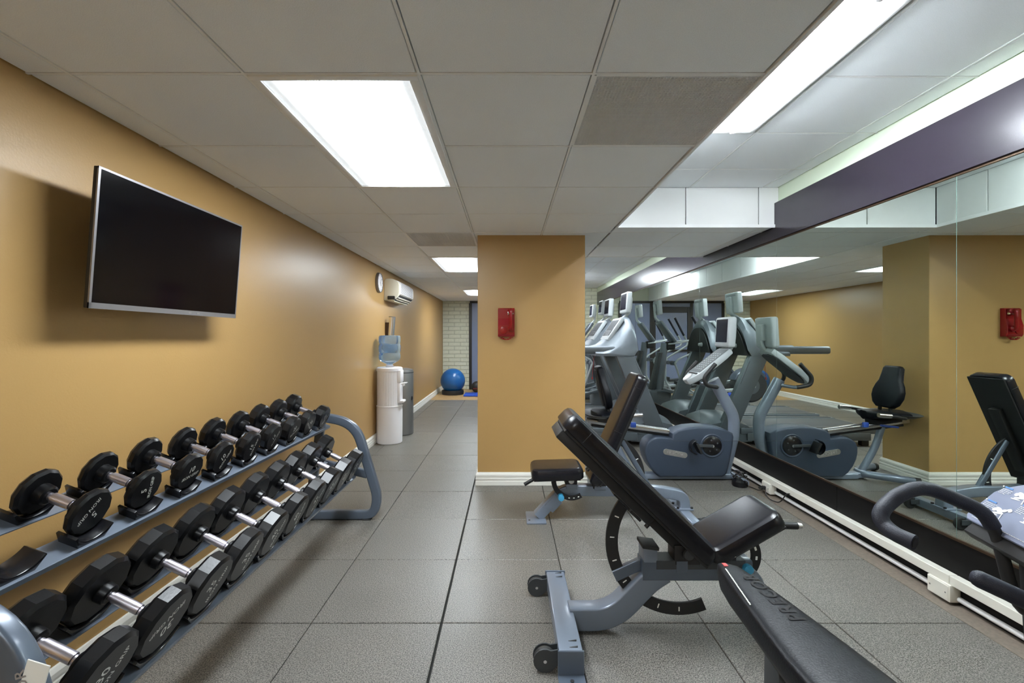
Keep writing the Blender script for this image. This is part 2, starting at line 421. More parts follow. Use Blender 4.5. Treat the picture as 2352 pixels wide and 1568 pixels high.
B().box2((-.06, YW-.09, .97), (.75, YW-.05, 1.02), bev=.006).done('push_bar', 'frame_dark', dr)

# ------------------------------------------------------------------ ceiling lights and vents
def troffer(col_, row_, label):
    x0, y0 = GX+G*col_, GY+G*row_
    t = thing('ceiling_light', label, 'ceiling light', (x0+G/2, y0+G, ZC), group='lit lens panels in the low ceiling')
    b_ = B(); hw, hl = G/2-.006, G-.006
    for (a, c) in (((-hw, -hl), (hw, -hl+.028)), ((-hw, hl-.028), (hw, hl)), ((-hw, -hl+.028), (-hw+.034, hl-.028)), ((hw-.034, -hl+.028), (hw, hl-.028))):
        b_.box2((a[0], a[1], -.006), (c[0], c[1], .012), bev=.003, seg=2)
    b_.box2((-hw-.006, -hl, -.001), (-hw+.004, hl, .01)).box2((hw-.004, -hl, -.001), (hw+.006, hl, .01))
    b_.done('frame', 'tee_bar', t)
    B().box2((-hw+.03, -hl+.024, .003), (hw-.03, hl-.024, .008)).done('lens', 'light_lens', t, 0)
    B().box2((-hw, -hl, .012), (hw, hl, .075)).done('housing', 'plenum', t, 0)
for (c, r), lab in zip(LOWL, ('large glowing light panel in the ceiling nearest the television', 'glowing ceiling light panel half hidden behind the pillar, near the wall clock', 'small far glowing ceiling panel by the brick end wall', 'glowing ceiling panel behind the camera near the front wall')):
    troffer(c, r, lab)
def tube_light(row_, label, mat_='tube_soft'):
    x0, y0 = GX+G, GY+G*row_
    x1 = 1.50
    t = thing('recessed_light', label, 'ceiling light', ((x0+x1)/2, y0+G, ZR), group='open tube lights in the raised ceiling')
    hw, hl = (x1-x0)/2-.012, G-.01
    b_ = B()
    for (a, c) in (((-hw, -hl), (hw, -hl+.03)), ((-hw, hl-.03), (hw, hl)), ((-hw, -hl+.03), (-hw+.03, hl-.03)), ((hw-.03, -hl+.03), (hw, hl-.03))):
        b_.box2((a[0], a[1], -.010), (c[0], c[1], .012), bev=.004)
    b_.done('frame', 'tee_bar', t)
    B().box2((-hw+.02, -hl+.02, .10), (hw-.02, hl-.02, .115)).box2((-hw+.02, -hl+.02, .012), (-hw+.03, hl-.02, .10)).box2((hw-.03, -hl+.02, .012), (hw-.02, hl-.02, .10)).box2((-hw+.03, -hl+.02, .012), (hw-.03, -hl+.03, .10)).box2((-hw+.03, hl-.03, .012), (hw-.03, hl-.02, .10)).done('reflector', 'pan_white', t, 0)
    for x in (-.14, .14):
        B().cyl((x, -hl+.07, -.012), (x, hl-.07, -.012), .019, 16).done('tube', mat_, t)
        for s in (-1, 1): B().box((x, s*(hl-.055), .018), (.03, .02, .10), bev=.006).done('lamp_holder', 'plastic_white', t)
tube_light(0, 'open fluorescent tube light in the raised ceiling nearest the camera', 'tube_lit')
tube_light(6, 'fluorescent tube light in the raised ceiling over the treadmills')
tube_light(12, 'fluorescent tube light in the raised ceiling over the elliptical trainers')
def vent(c_, r_, label):
    x0, y0 = GX+G*c_, GY+G*r_
    t = thing('air_vent', label, 'vent', (x0+G/2, y0+G/2, ZC), group='egg-crate vents in the low ceiling')
    h = G/2-.012
    B().box2((-h, -h, .03), (h, h, .034)).done('back_plate', 'charcoal', t, 0)
    b_ = B(); n = 46
    for i in range(n+1):
        a = -h+2*h*i/n
        b_.box2((a-.0011, -h, .002), (a+.0011, h, .016)); b_.box2((-h, a-.0011, .002), (h, a+.0011, .016))
    o = b_.done('grille', 'tee_bar', t, 0); o['kind'] = 'stuff'
    b_ = B()
    for s in (-1, 1): b_.box2((s*h-.004*s, -h, 0), (s*(h+.008), h, .012)); b_.box2((-h, s*h-.004*s, 0), (h, s*(h+.008), .012))
    b_.done('frame', 'tee_bar', t, 0)
vent(0, 0, 'square egg-crate air vent in the ceiling beside the recess edge')
vent(-2, 4, 'square egg-crate air vent in the ceiling just before the pillar')
vent(-1, 14, 'far egg-crate air vent by the end wall, seen only in the mirror')

# ------------------------------------------------------------------ left wall: television, clock, air conditioner
tv = thing('television', 'flat black wall television with thin silver bezel, tilted down from the wall', 'television', (-1.513, 2.128, 1.695), (0, R(4.3), 0))
hw, hh = .452, .26
B().box((-.009, 0, 0), (.016, 2*hw, 2*hh), bev=.004).box((-.030, 0, -.02), (.04, 2*hw-.16, 2*hh-.14), bev=.012).done('body', 'black_matte', tv)
b_ = B()
b_.box2((-.002, -hw, -hh), (.004, -hw+.010, hh)).box2((-.002, -hw, -hh), (.004, hw, -hh+.022)).box2((-.002, hw-.007, -hh), (.004, hw, hh)).box2((-.002, -hw, hh-.008), (.004, hw, hh))
b_.done('bezel', 'tv_bezel', tv, 0)
B().box2((-.004, -hw+.009, -hh+.021), (.0025, hw-.006, hh-.007)).done('screen_glass', 'screen', tv, 0)
b_ = B()
for k in (0, 1): b_.box((.0045, .08+.06*k, -hh+.011), (.001, .02, .006))
b_.done('logo_marks', 'print_grey', tv, 0)
B().box((-.095, 0, 0), (.12, .20, .16), bev=.008).box((-.052, 0, 0), (.03, .44, .30), bev=.004).done('wall_bracket', 'black_matte', tv)

ck = thing('wall_clock', 'round white wall clock with grey rim above the water cooler', 'clock', (XL, 5.93, 2.03))
B().lathe([(0, 0), (.128, 0), (.132, .012), (.126, .034), (.116, .036), (.114, .026), (0, .026)], 40, axis='x').done('case', 'tv_bezel', ck)
B().lathe([(0, .024), (.116, .024), (.116, .0285), (0, .0285)], 40, axis='x').done('dial', 'plastic_white', ck)
b_ = B()
for k in range(12):
    a = 2*PI*k/12; b_.box((.0292, .098*math.cos(a), .098*math.sin(a)), (.001, .018, .004), rot=(a, 0, 0))
b_.done('hour_mark', 'black_matte', ck, 0)['kind'] = 'stuff'
B().box((.030, .02, -.018), (.001, .058, .007), rot=(R(-40), 0, 0)).done('hour_hand', 'black_matte', ck, 0)
B().box((.031, .03, .03), (.001, .085, .005), rot=(R(45), 0, 0)).done('minute_hand', 'black_matte', ck, 0)

ac = thing('air_conditioner', 'cream split air conditioner high on the wall beyond the clock', 'air conditioner', (XL, 6.68, 1.83))
prof = fillet([(0, 0, .0), (.0, 0, .29), (.13, 0, .29), (.205, 0, .235), (.205, 0, .07), (.12, 0, 0), (.0, 0, .0)], .05, 5)
pp = [(p.x, p.z) for p in prof[:-1]]
B().prism(pp, 'y', -.47, .47, bev=.012).done('body', 'plastic_cream', ac)
b_ = B().prism([(p[0]+.004 if p[0] > .12 else p[0], p[1]) for p in [(.15, .275), (.206, .232), (.206, .085), (.19, .085), (.19, .23), (.14, .265)]], 'y', -.40, .40, bev=.002)
pnl = b_.done('front_panel', 'plastic_white', ac)
b_ = B()
for k in range(11): b_.box((.211, 0, .10+.0125*k), (.003, .74, .005))
b_.done('intake_slat', 'plastic_grey', pnl, 0)['kind'] = 'stuff'
B().prism([(.203, .066), (.122, .004), (.118, .010), (.198, .074)], 'y', -.40, .40).done('outlet_slot', 'charcoal', ac, 0)
for k in range(3):
    B().box((.175-.028*k, 0, .040-.022*k), (.004, .78, .022), rot=(0, R(-20), 0), bev=.001, seg=1).done('louver', 'plastic_cream', ac, 0)
B().box((.10, -.478, .03), (.10, .02, .05), bev=.008).done('pipe_cap', 'black_matte', ac)

# ------------------------------------------------------------------ water cooler, cup dispenser, bin
wc = thing('water_cooler', 'white water cooler with ribbed sides standing against the left wall', 'water cooler', (-1.505, 5.83, 0))
B().lathe([(.150, 0), (.158, .01), (.160, .42), (.158, .445), (.160, .455), (.163, .47), (.157, .475)], 48).done('base_cover', 'plastic_white', wc)
b_ = B(); n = 96; rings = []
for z in (.475, .90):
    rings.append([((.152+(.002 if k % 2 else 0))*math.cos(2*PI*k/n), (.152+(.002 if k % 2 else 0))*math.sin(2*PI*k/n), z) for k in range(n)])
b_.loft(rings); b_.done('ribbed_body', 'plastic_white', wc, 12)
B().lathe([(.152, .90), (.160, .905), (.160, .94), (.145, .952), (.06, .955), (0, .955)], 48).done('top_cap', 'plastic_white', wc)
# front panel with taps faces the aisle (+x, slightly to the camera)
B().box((.135, -.02, .84), (.06, .16, .16), bev=.015).done('tap_panel', 'plastic_white', wc)
B().box((.13, -.02, .64), (.05, .15, .26), bev=.01).done('alcove', 'plastic_white', wc)
B().box((.165, -.02, .525), (.06, .15, .03), bev=.01).done('drip_tray', 'plastic_white', wc)
for y in (-.055, .015):
    B().cyl((.15, y, .745), (.185, y, .745), .010, 12).cyl((.183, y, .752), (.183, y, .715), .009, 12).box((.20, y, .755), (.05, .016, .008), bev=.003).done('tap', 'plastic_white', wc)
bt = thing('water_bottle', 'clear blue upturned water bottle on top of the cooler', 'bottle', (-1.505, 5.83, .955))
B().lathe([(.03, -.02), (.03, .03), (.10, .065), (.130, .095), (.135, .12), (.135, .155), (.128, .165), (.128, .18), (.135, .19), (.135, .275), (.128, .285), (.128, .30), (.135, .31), (.135, .375), (.125, .395), (.06, .40), (0, .398)], 48).done('bottle_shell', 'bottle_clear', bt)
B().lathe([(.045, -.004), (.048, 0), (.048, .02), (.035, .03)], 24).done('neck_cap', 'plastic_white', bt)
b_ = B()
for k in range(5): b_.box((.132, .040, .205+.014*k), (.003, .026-.006*(k % 2), .008), rot=(0, 0, R(17)))
b_.done('label_print', 'lever_blue', bt, 0)['kind'] = 'stuff'
cd_ = thing('cup_dispenser', 'shiny steel cup dispenser tube mounted above the water bottle', 'cup dispenser', (-1.615, 6.28, 1.18))
B().tube([(0, 0, 0), (.03, 0, .42)], .043, 20).done('tube', 'bright_metal', cd_)
B().cyl((.03, 0, .42), (.0307, 0, .43), .045, 20).cyl((-.0008, 0, -.012), (0, 0, .002), .046, 20).done('end_ring', 'steel_can', cd_)
B().box((-.04, 0, .20), (.05, .03, .30), bev=.004).done('wall_bracket', 'brown_metal', cd_)
bn = thing('waste_bin', 'tall round grey metal bin behind the water cooler', 'bin', (-1.475, 6.36, 0))
B().lathe([(.150, 0), (.160, .01), (.160, .86), (.152, .885), (.10, .90), (0, .903)], 40).done('shell', 'steel_can', bn)
B().lathe([(.162, .84), (.1625, .846), (.162, .852)], 40).done('lid_seam', 'charcoal', bn)
B().box((.155, -.05, .50), (.02, .05, .05), bev=.012).done('latch', 'black_matte', bn)

# ------------------------------------------------------------------ end of the aisle: ball, mat, weight ball
xb, yb = -1.30, 10.75
bl = thing('exercise_ball', 'large blue exercise ball in the corner by the brick wall', 'exercise ball', (xb, yb, .03))
bb2 = B(); t = bmesh.new(); bmesh.ops.create_uvsphere(t, u_segments=40, v_segments=24, radius=.285)
bmesh.ops.translate(t, vec=(0, 0, .285), verts=t.verts); bb2.add(t); bb2.done('ball', 'ball_blue', bl)
b_ = B()
for z in (.10, .13, .44, .47): 
    r_ = math.sqrt(.285**2-(z-.285)**2); b_.lathe([(r_-.002, z-.004), (r_+.002, z), (r_-.002, z+.004)], 40)
b_.done('moulded_ridge', 'ball_blue', bl)['kind'] = 'stuff'
tag(B().lathe([(.20, 0), (.25, 0), (.258, .05), (.25, .098), (.200, .102), (.20, .030)], 36, c=(xb, yb, 0)).done('ball_stand', 'black_matte'), 'black ring stand under the blue exercise ball', 'stand')
mt = thing('exercise_mat', 'bright blue exercise mat on the floor by the glass partition', 'mat', (-.58, 10.55, 0))
B().box((0, 0, .018), (.86, .50, .034), bev=.008).done('mat_panel', 'mat_blue', mt)
B().box((-.22, 0, .0355), (.006, .49, .001)).box((.22, 0, .0355), (.006, .49, .001)).done('fold_seam', 'lever_blue', mt, 0)
mb = thing('medicine_ball', 'small black medicine ball with red marks behind the blue mat', 'medicine ball', (-.76, 11.1, 0))
t = bmesh.new(); bmesh.ops.create_uvsphere(t, u_segments=28, v_segments=18, radius=.135); bmesh.ops.translate(t, vec=(0, 0, .135), verts=t.verts)
bq = B(); bq.add(t); bq.done('ball', 'rubber', mb)
bq = B()
for k in range(5): bq.box((-.07+.033*k, -.118-.008*(2-abs(k-2)), .105), (.014, .006, .028), rot=(R(18), 0, R(-28+14*k)), bev=.001, seg=1)
bq.done('red_print', 'print_red', mb)['kind'] = 'stuff'

# ------------------------------------------------------------------ emergency telephone on the pillar
ph = thing('wall_telephone', 'red emergency telephone hanging on the orange pillar', 'telephone', (-.02, PY0, 1.335))
B().prism([(0, 0), (-.05, .0), (-.062, .02), (-.062, .10), (-.045, .16), (-.045, .245), (-.03, .255), (0, .255)], 'x', -.074, .074, bev=.004).done('housing', 'red_plastic', ph, 15)
B().lathe([(0, 0), (.030, 0), (.034, .004), (.032, .010), (0, .012)], 28, c=(-.025, -.060, .055), axis='-y').done('blank_dial', 'red_plastic', ph)
hs = B().tube(fillet([(.040, -.085, .235), (.040, -.105, .225), (.040, -.108, .15), (.040, -.105, .075), (.040, -.085, .06)], .03), .016, 14)
hs.lathe([(0, 0), (.026, 0), (.028, .02), (.016, .034)], 20, c=(.040, -.055, .225), axis='-y'); hs.lathe([(0, 0), (.026, 0), (.028, .02), (.016, .034)], 20, c=(.040, -.065, .07), axis='-y')
hs.done('handset', 'red_plastic', ph)
B().box((.040, -.062, .205), (.05, .03, .02), bev=.006).box((.016, -.07, .205), (.006, .03, .03), bev=.002).done('hook', 'bright_metal', ph)
cp = [(-.045+.012*math.cos(a*1.9)+.09*(a/20), -.05+.012*math.sin(a*1.9), -.006-.022*math.sin(PI*a/20)) for a in [k*.25 for k in range(81)]]
B().tube(cp, .0028, 6).done('coiled_cord', 'red_plastic', ph)

# ------------------------------------------------------------------ mirror-wall raceway, conduit, outlets, adapter
rw = thing('cable_raceway', 'long cream cable raceway along the wall below the mirror', 'cable raceway', (2.22, 4, .10))
for a, c in ((YB, 2.297), (2.299, 3.42), (3.422, 6.2), (6.202, YE-.05)): 
    B().box2((-.022, a-4, -.004), (.024, c-4, .042), bev=.003).done('raceway_length', 'raceway', rw, 0)
cn = thing('conduit_pipe', 'thin white conduit running along the floor under the raceway', 'conduit', (2.235, 4, .03))
for a, c in ((YB, 2.285), (2.41, 3.855), (3.975, YE-.05)): B().cyl((0, a-4, 0), (0, c-4, 0), .013, 14).done('pipe_length', 'conduit', cn)
for y, lab in ((2.345, 'cream outlet box on the conduit beside the stretching machine'), (3.915, 'cream outlet box by the recumbent bike with a black plug in it')):
    o = thing('outlet_box', lab, 'outlet box', (2.215, y, .012), group='outlet boxes on the conduit')
    B().box((0, 0, .043), (.056, .125, .086), bev=.005).done('box_body', 'raceway', o)
    B().box((-.029, 0, .043), (.004, .115, .076), bev=.002, seg=1).done('cover_plate', 'raceway', o)
    for s in (-1, 1): B().cyl((-.031, s*.042, .043), (-.0325, s*.042, .043), .004, 10).done('screw', 'bright_metal', o)
pg = thing('power_adapter', 'black power adapter with a tangle of cable beside the recumbent bike', 'power adapter', (2.10, 4.14, 0))
B().lathe([(0, 0), (.062, 0), (.068, .012), (.066, .045), (.05, .06), (0, .064)], 28, c=(-.03, -.02, 0)).done('adapter_body', 'black_gloss', pg)
lp = []
for k in range(150):
    a = k*.42; r_ = .055+.02*math.sin(k*.31)
    lp.append((-.01+r_*math.cos(a), .03+r_*.6*math.sin(a), .055+.045*math.sin(k*.17)+.028*math.sin(a*.5)))
B().tube(lp, .0036, 6).done('coiled_cable', 'black_gloss', pg)
cb = [(.03, -.06, .008), (.05, -.10, .006), (.06, -.16, .006), (.075, -.20, .03), (.085, -.222, .05)]
B().tube(fillet(cb, .04), .004, 8).tube(fillet([(.085, -.222, .05), (.04, -.30, .02), (.03, -.40, .006), (.06, -.47, .01), (.082, -.49, .06), (.085, -.52, .10), (.085, -.56, .112)], .05), .004, 8).done('lead', 'black_gloss', pg)
B().box((.070, -.222, .05), (.03, .026, .03), bev=.006).cyl((.03, -.222, .05), (.058, -.222, .05), .009, 12).done('plug', 'black_matte', pg)

# ------------------------------------------------------------------ dumbbell rack and dumbbells
YN, YF = 1.03, 3.37
rk = thing('dumbbell_rack', 'blue-grey two-tier steel dumbbell rack along the left wall', 'dumbbell rack', (-1.3, 2.2, 0))
def rl(p): return V((p[0]+1.3, p[1]-2.2, p[2]))
for yy in (YN, YF):
    path = fillet([(-1.47, yy, .035), (-.985, yy, .035), (-.955, yy, .16), (-1.12, yy, .70), (-1.40, yy, .755)], [.11, .12, .14], 8)
    ef = B().rtube([rl(p) for p in path], .05, .066, (0, 1, 0), .012).done('end_frame', 'steel_blue', rk)
    B().rtube([rl((-1.365, yy, .745)), rl((-1.46, yy, .05))], .045, .06, (0, 1, 0), .01).done('rear_upright', 'steel_blue', rk)
    B().rtube([rl((-1.42, yy, .42)), rl((-1.03, yy, .33))], .04, .06, (0, 1, 0), .008).done('shelf_strut', 'steel_blue', rk)
    for x in (-1.03, -1.44): B().box(rl((x, yy, .003)), (.06, .055, .008), bev=.002, seg=1).done('foot_pad', 'rubber', rk)
    B().box(rl((-1.51, yy, .035)), (.012, .046, .062), bev=.003).done('end_cap', 'black_matte', rk)
pl_ = B().box((0, 0, 0), (.004, .001, .001)).done('spare', 'print_white', rk); bpy.data.objects.remove(pl_)
# name plate on the outer slope of the near end frame
lgx, lgz = -1.045, .44
lg = B().box(rl((-1.046, YN-.026, .545)), (.052, .003, .16), rot=(0, R(17), 0), bev=.001, seg=1).done('name_plate', 'print_white', rk, 0)
lettering('PRECOR', .034, 'print_grey', lg, frame_mtx(rl((-1.046, YN-.0285, .545)), (-.29, 0, .957), (-.957, 0, -.29)), name='plate_lettering')
SHELF = {'upper': dict(x=-1.392, z=.818, tilt=21, R=.073, half=.098, n=9, pitch=.2165, y0=3.17),
         'lower': dict(x=-1.194, z=.496, tilt=26, R=.106, half=.114, n=10, pitch=.2197, y0=3.2)}
WT = {'upper': [25, 20, 20, 15, 15, 10, 10, 5, 5], 'lower': [50, 50, 45, 45, 40, 40, 35, 35, 30, 30]}
ROLL = {'upper': [40, -35, 25, 65, 80, 60, 8, 100, 235], 'lower': [75, 85, 60, 70, 95, 75, 80, 70, 205, 70]}
DB = {}
def dumbbell(wt, Rr, half, tilt):
    """built once for each weight, handle along local x; returns the list of (name, mesh, material, children)"""
    T = .018+.0018*wt if wt < 30 else .055+.0011*(wt-30)
    R_ = Rr if wt >= 30 else Rr*(1+.0035*(wt-5))
    out = []
    def head(s):
        b = B(); n = 12; x0, x1 = half-T*.5, half+T*.5
        pr = [(R_*.90, x0), (R_, x0+min(.010, T*.3)), (R_, x1-min(.010, T*.3)), (R_*.90, x1)]
        b.lathe(pr, n, axis='x')
        b.lathe([(.024, x0-.030), (.030, x0-.026), (.032, x0+.002), (.0, x0+.002)], 20, axis='x')
        if s < 0: b.xf(Matrix.Rotation(PI, 4, 'Z'))
        return b
    return head, half+T*.5, half-T*.5
def place_dumbbell(wt, loc, tilt, roll, Rr, half, label, group):
    t = thing('dumbbell', label, 'dumbbell', loc, (R(roll), R(tilt), 0), group)
    key = (wt, Rr)
    if key not in DB:
        head, xo, xi = dumbbell(wt, Rr, half if wt >= 30 else .081+.0010*wt, tilt)
        a = head(1).done('head', 'urethane', None, 25); c = head(-1).done('head', 'urethane', None, 25)
        k = xi-.030
        h = B().lathe([(.0120, -k), (.0120, -k+.010), (.0160, -k+.012), (.0165, 0), (.0160, k-.012), (.0120, k-.010), (.0120, k)], 20, axis='x').done('handle', 'chrome', None)
        DB[key] = (a.data, c.data, h.data, xo)
        for o in (a, c, h): bpy.data.objects.remove(o)
    ma, mc, mh, xo = DB[key]
    h1 = link('head', ma, None, t, 0); link('head', mc, None, t, 0); link('handle', mh, None, t, 0)
    s = Rr/.075
    lettering(str(wt), .034*s, 'print_white', h1, frame_mtx((xo+.0006, 0, .012*s), (0, 1, 0), (0, 0, 1)), shear=.18, name='weight_number')
    lettering('IRON GRIP', .019*s, 'print_white', h1, frame_mtx((xo+.0006, 0, -.018*s), (0, 1, 0), (0, 0, 1)), shear=.18, name='maker_lettering')
    return t
arc = {}
for sh, S in SHELF.items():
    ct, st = math.cos(R(S['tilt'])), math.sin(R(S['tilt']))
    zoff = S['R']+.017
    hs_ = S['half']
    for s, nm in ((1, 'front_rail'), (-1, 'rear_rail')):
        c = V((S['x']+s*hs_*ct-zoff*st, (YN+YF)/2, S['z']-s*hs_*st-zoff*ct))
        b = B().box((0, 0, 0), (.085, YF-YN-.05, .006), bev=.001, seg=1).box((.040 if s > 0 else -.04, 0, -.008 if s > 0 else -.016), (.005, YF-YN-.05, .016 if s > 0 else .034), bev=.001, seg=1)
        o = b.done(nm, 'steel_light', rk, 0); o.location = rl(c); o.rotation_euler = (0, R(S['tilt']), 0)
    # moulded cradle for each head
    if sh not in arc:
        pts_o, pts_i = [], []
        for k in range(17):
            a = R(-52+104*k/16)
            pts_i.append(((S['R']+.002)*math.sin(a), -(S['R']+.002)*math.cos(a)))
        base = -(S['R']+.016)
        poly = pts_i[::-1]
        poly = poly + [(poly[-1][0]-.008, poly[-1][1]-.004), (-.045, base), (.045, base), (poly[0][0]+.008, poly[0][1]-.004)]
        b = B().prism(poly, 'x', -.033, .033, bev=.003, seg=2)
        sd = b.done('cradle', 'black_gloss', rk); arc[sh] = sd.data; bpy.data.objects.remove(sd)
    nslot = 10
    for k in range(nslot):
        y = S['y0']-S['pitch']*k
        for s in (1, -1):
            o = link('cradle', arc[sh], None, rk, 0)
            c = V((S['x']+s*hs_*ct, y, S['z']-s*hs_*st)); o.location = rl(c); o.rotation_euler = (0, R(S['tilt']), 0)
    for k in range(S['n']):
        y = S['y0']-S['pitch']*k; wt = WT[sh][k]
        frm = S['n']-1-k
        lift = S['R']*.0035*(wt-5) if wt < 30 else 0          # bigger heads sit higher in the cradle
        lab = 'black dumbbell marked %d, %s from the camera on the %s rack shelf' % (wt, ORD[frm], sh)
        place_dumbbell(wt, (S['x']+lift*st, y, S['z']+lift*ct), S['tilt'], ROLL[sh][k], S['R'], hs_, lab, 'dumbbells on the %s shelf' % sh)

# ------------------------------------------------------------------ weight benches
def pad(b, length, width, thick, rr=.05, taper=1.0):
    """upholstered cushion lying along x from 0 to length, top at z = thick"""
    n = 10; rings = []
    for zz, ins in ((0, .004), (.006, 0), (thick*.62, 0), (thick*.86, .006), (thick*.97, .018), (thick, .032)):
        ring = []
        for cx, cy, a0 in ((length-rr, width/2-rr, 0), (rr, width/2-rr, 90), (rr, -width/2+rr, 180), (length-rr, -width/2+rr, 270)):
            for i in range(n+1):
                a = R(a0+90*i/n); ring.append((cx+(rr-ins)*math.cos(a), (cy+(rr-ins)*math.sin(a)), zz))
        rings.append(ring)
    b.loft(rings); return b
def arc_plate(cx, cz, r0, r1, a0, a1, thick, holes, yc=0):
    """curved slotted quadrant in the xz plane; a gap is left for each slot"""
    b = B(); n = 36
    def ring(a, r): return (cx+r*math.cos(a), cz+r*math.sin(a))
    pts = [ring(R(a0+(a1-a0)*i/n), r1) for i in range(n+1)]+[ring(R(a1+(a0-a1)*i/n), r0) for i in range(n+1)]
    b.prism(pts, 'y', yc-thick/2, yc+thick/2, bev=.0015, seg=1)
    return b
def bench_common(t, back, seat, tube_top):
    pass
# near bench: backrest top towards -x, seat towards +x; local origin on the floor
n1_ = thing('weight_bench', 'near adjustable weight bench, black seat and backrest on a steel frame with wheels', 'weight bench', (.70, 2.10, 0))
def l1(x, y, z): return V((x-.70, y-2.10, z))
cbx = .245
B().box(l1(cbx, 2.115, .065), (.095, .61, .070), bev=.006).done('rear_crossbar', 'steel_light', n1_)
for s in (-1, 1):
    yy = 2.115+s*.310
    B().prism([(cbx-.052-.70, 0), (cbx+.052-.70, 0), (cbx+.052-.70, .008), (cbx-.052-.70, .008)], 'y', min(yy-2.1, yy-2.1+s*.07), max(yy-2.1, yy-2.1+s*.07), bev=.002, seg=1).box(l1(cbx, yy, .053), (.104, .008, .100), bev=.003, seg=1).done('foot_plate', 'steel_blue', n1_, 0)
    B().cyl(l1(cbx, yy+s*.035, .006), l1(cbx, yy+s*.035, .010), .008, 12).done('bolt_hole', 'black_matte', n1_)
    yw = 2.115+s*.268
    B().lathe([(.012, -.013), (.040, -.013), (.043, -.008), (.043, .008), (.040, .013), (.012, .013)], 28, c=l1(cbx-.100, yw, .046), axis='y').done('wheel', 'rubber', n1_)
    for q in (-1, 1):
        pts = [(cbx-.100+.047*math.cos(a)-.70, .046+.047*math.sin(a)) for a in [R(60+20*k) for k in range(13)]]+[(cbx+.03-.70, .096), (cbx+.03-.70, .106)]
        B().prism(pts, 'y', yw-2.1+q*.019-.003, yw-2.1+q*.019+.003, bev=.001, seg=1).done('wheel_fork', 'charcoal', n1_)
    B().cyl(l1(cbx-.10, yw-.026, .046), l1(cbx-.10, yw+.026, .046), .007, 10).done('axle', 'bright_metal', n1_)
sp = fillet([l1(cbx+.03, 2.10, .062), l1(.47, 2.10, .062), l1(.635, 2.10, .235), l1(.70, 2.10, .275)], [.13, .05], 8)
B().rtube(sp, .082, .10, (0, 1, 0), .008).done('rear_leg', 'steel_light', n1_)
B().rtube([l1(.60, 2.10, .285), l1(1.09, 2.10, .285)], .086, .09, (0, 1, 0), .008).done('main_beam', 'steel_blue', n1_)
B().box(l1(.86, 2.10, .312), (.40, .0885, .040), bev=.002, seg=1).done('beam_rail', 'charcoal', n1_)
B().box(l1(.775, 2.10, .305), (.055, .0905, .055), bev=.003, seg=1).done('beam_bracket', 'steel_blue', n1_)
fr = fillet([l1(1.03, 2.10, .275), l1(1.09, 2.10, .255), l1(1.20, 2.10, .03)], .05, 6)
B().rtube(fr, .08, .08, (0, 1, 0), .008).done('front_leg', 'steel_light', n1_)
B().box(l1(1.20, 2.10, .012), (.12, .28, .022), bev=.005).done('front_foot', 'steel_light', n1_)
st_ = B().box(l1(.635, 2.10, .335), (.062, .085, .10), bev=.004).done('stop_block', 'steel_light', n1_)
B().box(l1(.635, 2.10, .390), (.075, .10, .016), rot=(0, R(8), 0), bev=.004).done('bumper', 'rubber', st_)
B().rtube([l1(.60, 2.10, .30), l1(.48, 2.10, .245)], .03, .05, (0, 1, 0), .004).done('guide_arm', 'steel_blue', n1_)
qd = arc_plate(.775-.70, .40, .278, .333, 128, 292, .014, 0).done('angle_quadrant', 'black_matte', n1_)
for k, a in enumerate((158, 176, 196, 216, 252, 270)):
    a = R(a); c = V((.075+.305*math.cos(a), 0, .40+.305*math.sin(a)))
    B().box(c, (.024, .0150, .009), rot=(0, -a, 0), bev=.003).done('quadrant_slot', 'print_white', qd)
# backrest cushion and its carrier
def tilted(root, name, b, origin, ang, material, flip=False):
    o = b.done(name, material, root); o.location = origin; o.rotation_euler = (0, ang, PI if False else 0); return o
# cushion local x runs from its foot to its head; here it points to -x and up
bk_ang = R(180+44.5)
o = pad(B(), .885, .275, .078, .05).done('backrest', 'black_vinyl', n1_)
mtx = frame_mtx(l1(.868, 2.10, .335), (-math.cos(R(44)), 0, math.sin(R(44))), (0, -1, 0)); o.matrix_local = mtx
bs = B().box((.44, 0, -.006), (.85, .262, .012), bev=.002, seg=1).done('backing_board', 'black_matte', n1_); bs.matrix_local = mtx
sm = B().box((.775, 0, .036), (.003, .2764, .055), bev=.001, seg=1).done('stitched_seam', 'black_matte', o)
cr_ = B().box((.59, 0, -.034), (.56, .215, .044), bev=.006).box((.22, 0, -.034), (.24, .075, .044), bev=.004).box((.42, 0, -.060), (.16, .14, .012), bev=.002, seg=1).box((.36, 0, -.070), (.10, .05, .012), bev=.002, seg=1)
for k in (.30, .40, .66): cr_.cyl((k, .07, -.05), (k, .07, -.070), .010, 8)
cr_ = cr_.done('back_carrier', 'black_matte', n1_); cr_.matrix_local = mtx
B().box(l1(.80, 2.10, .355), (.12, .09, .09), bev=.006).cyl(l1(.80, 2.04, .365), l1(.80, 2.16, .365), .028, 20).done('back_pivot', 'black_matte', n1_)
B().cyl(l1(.80, 2.036, .365), l1(.80, 2.042, .365), .022, 20).done('pivot_cap', 'charcoal', n1_)
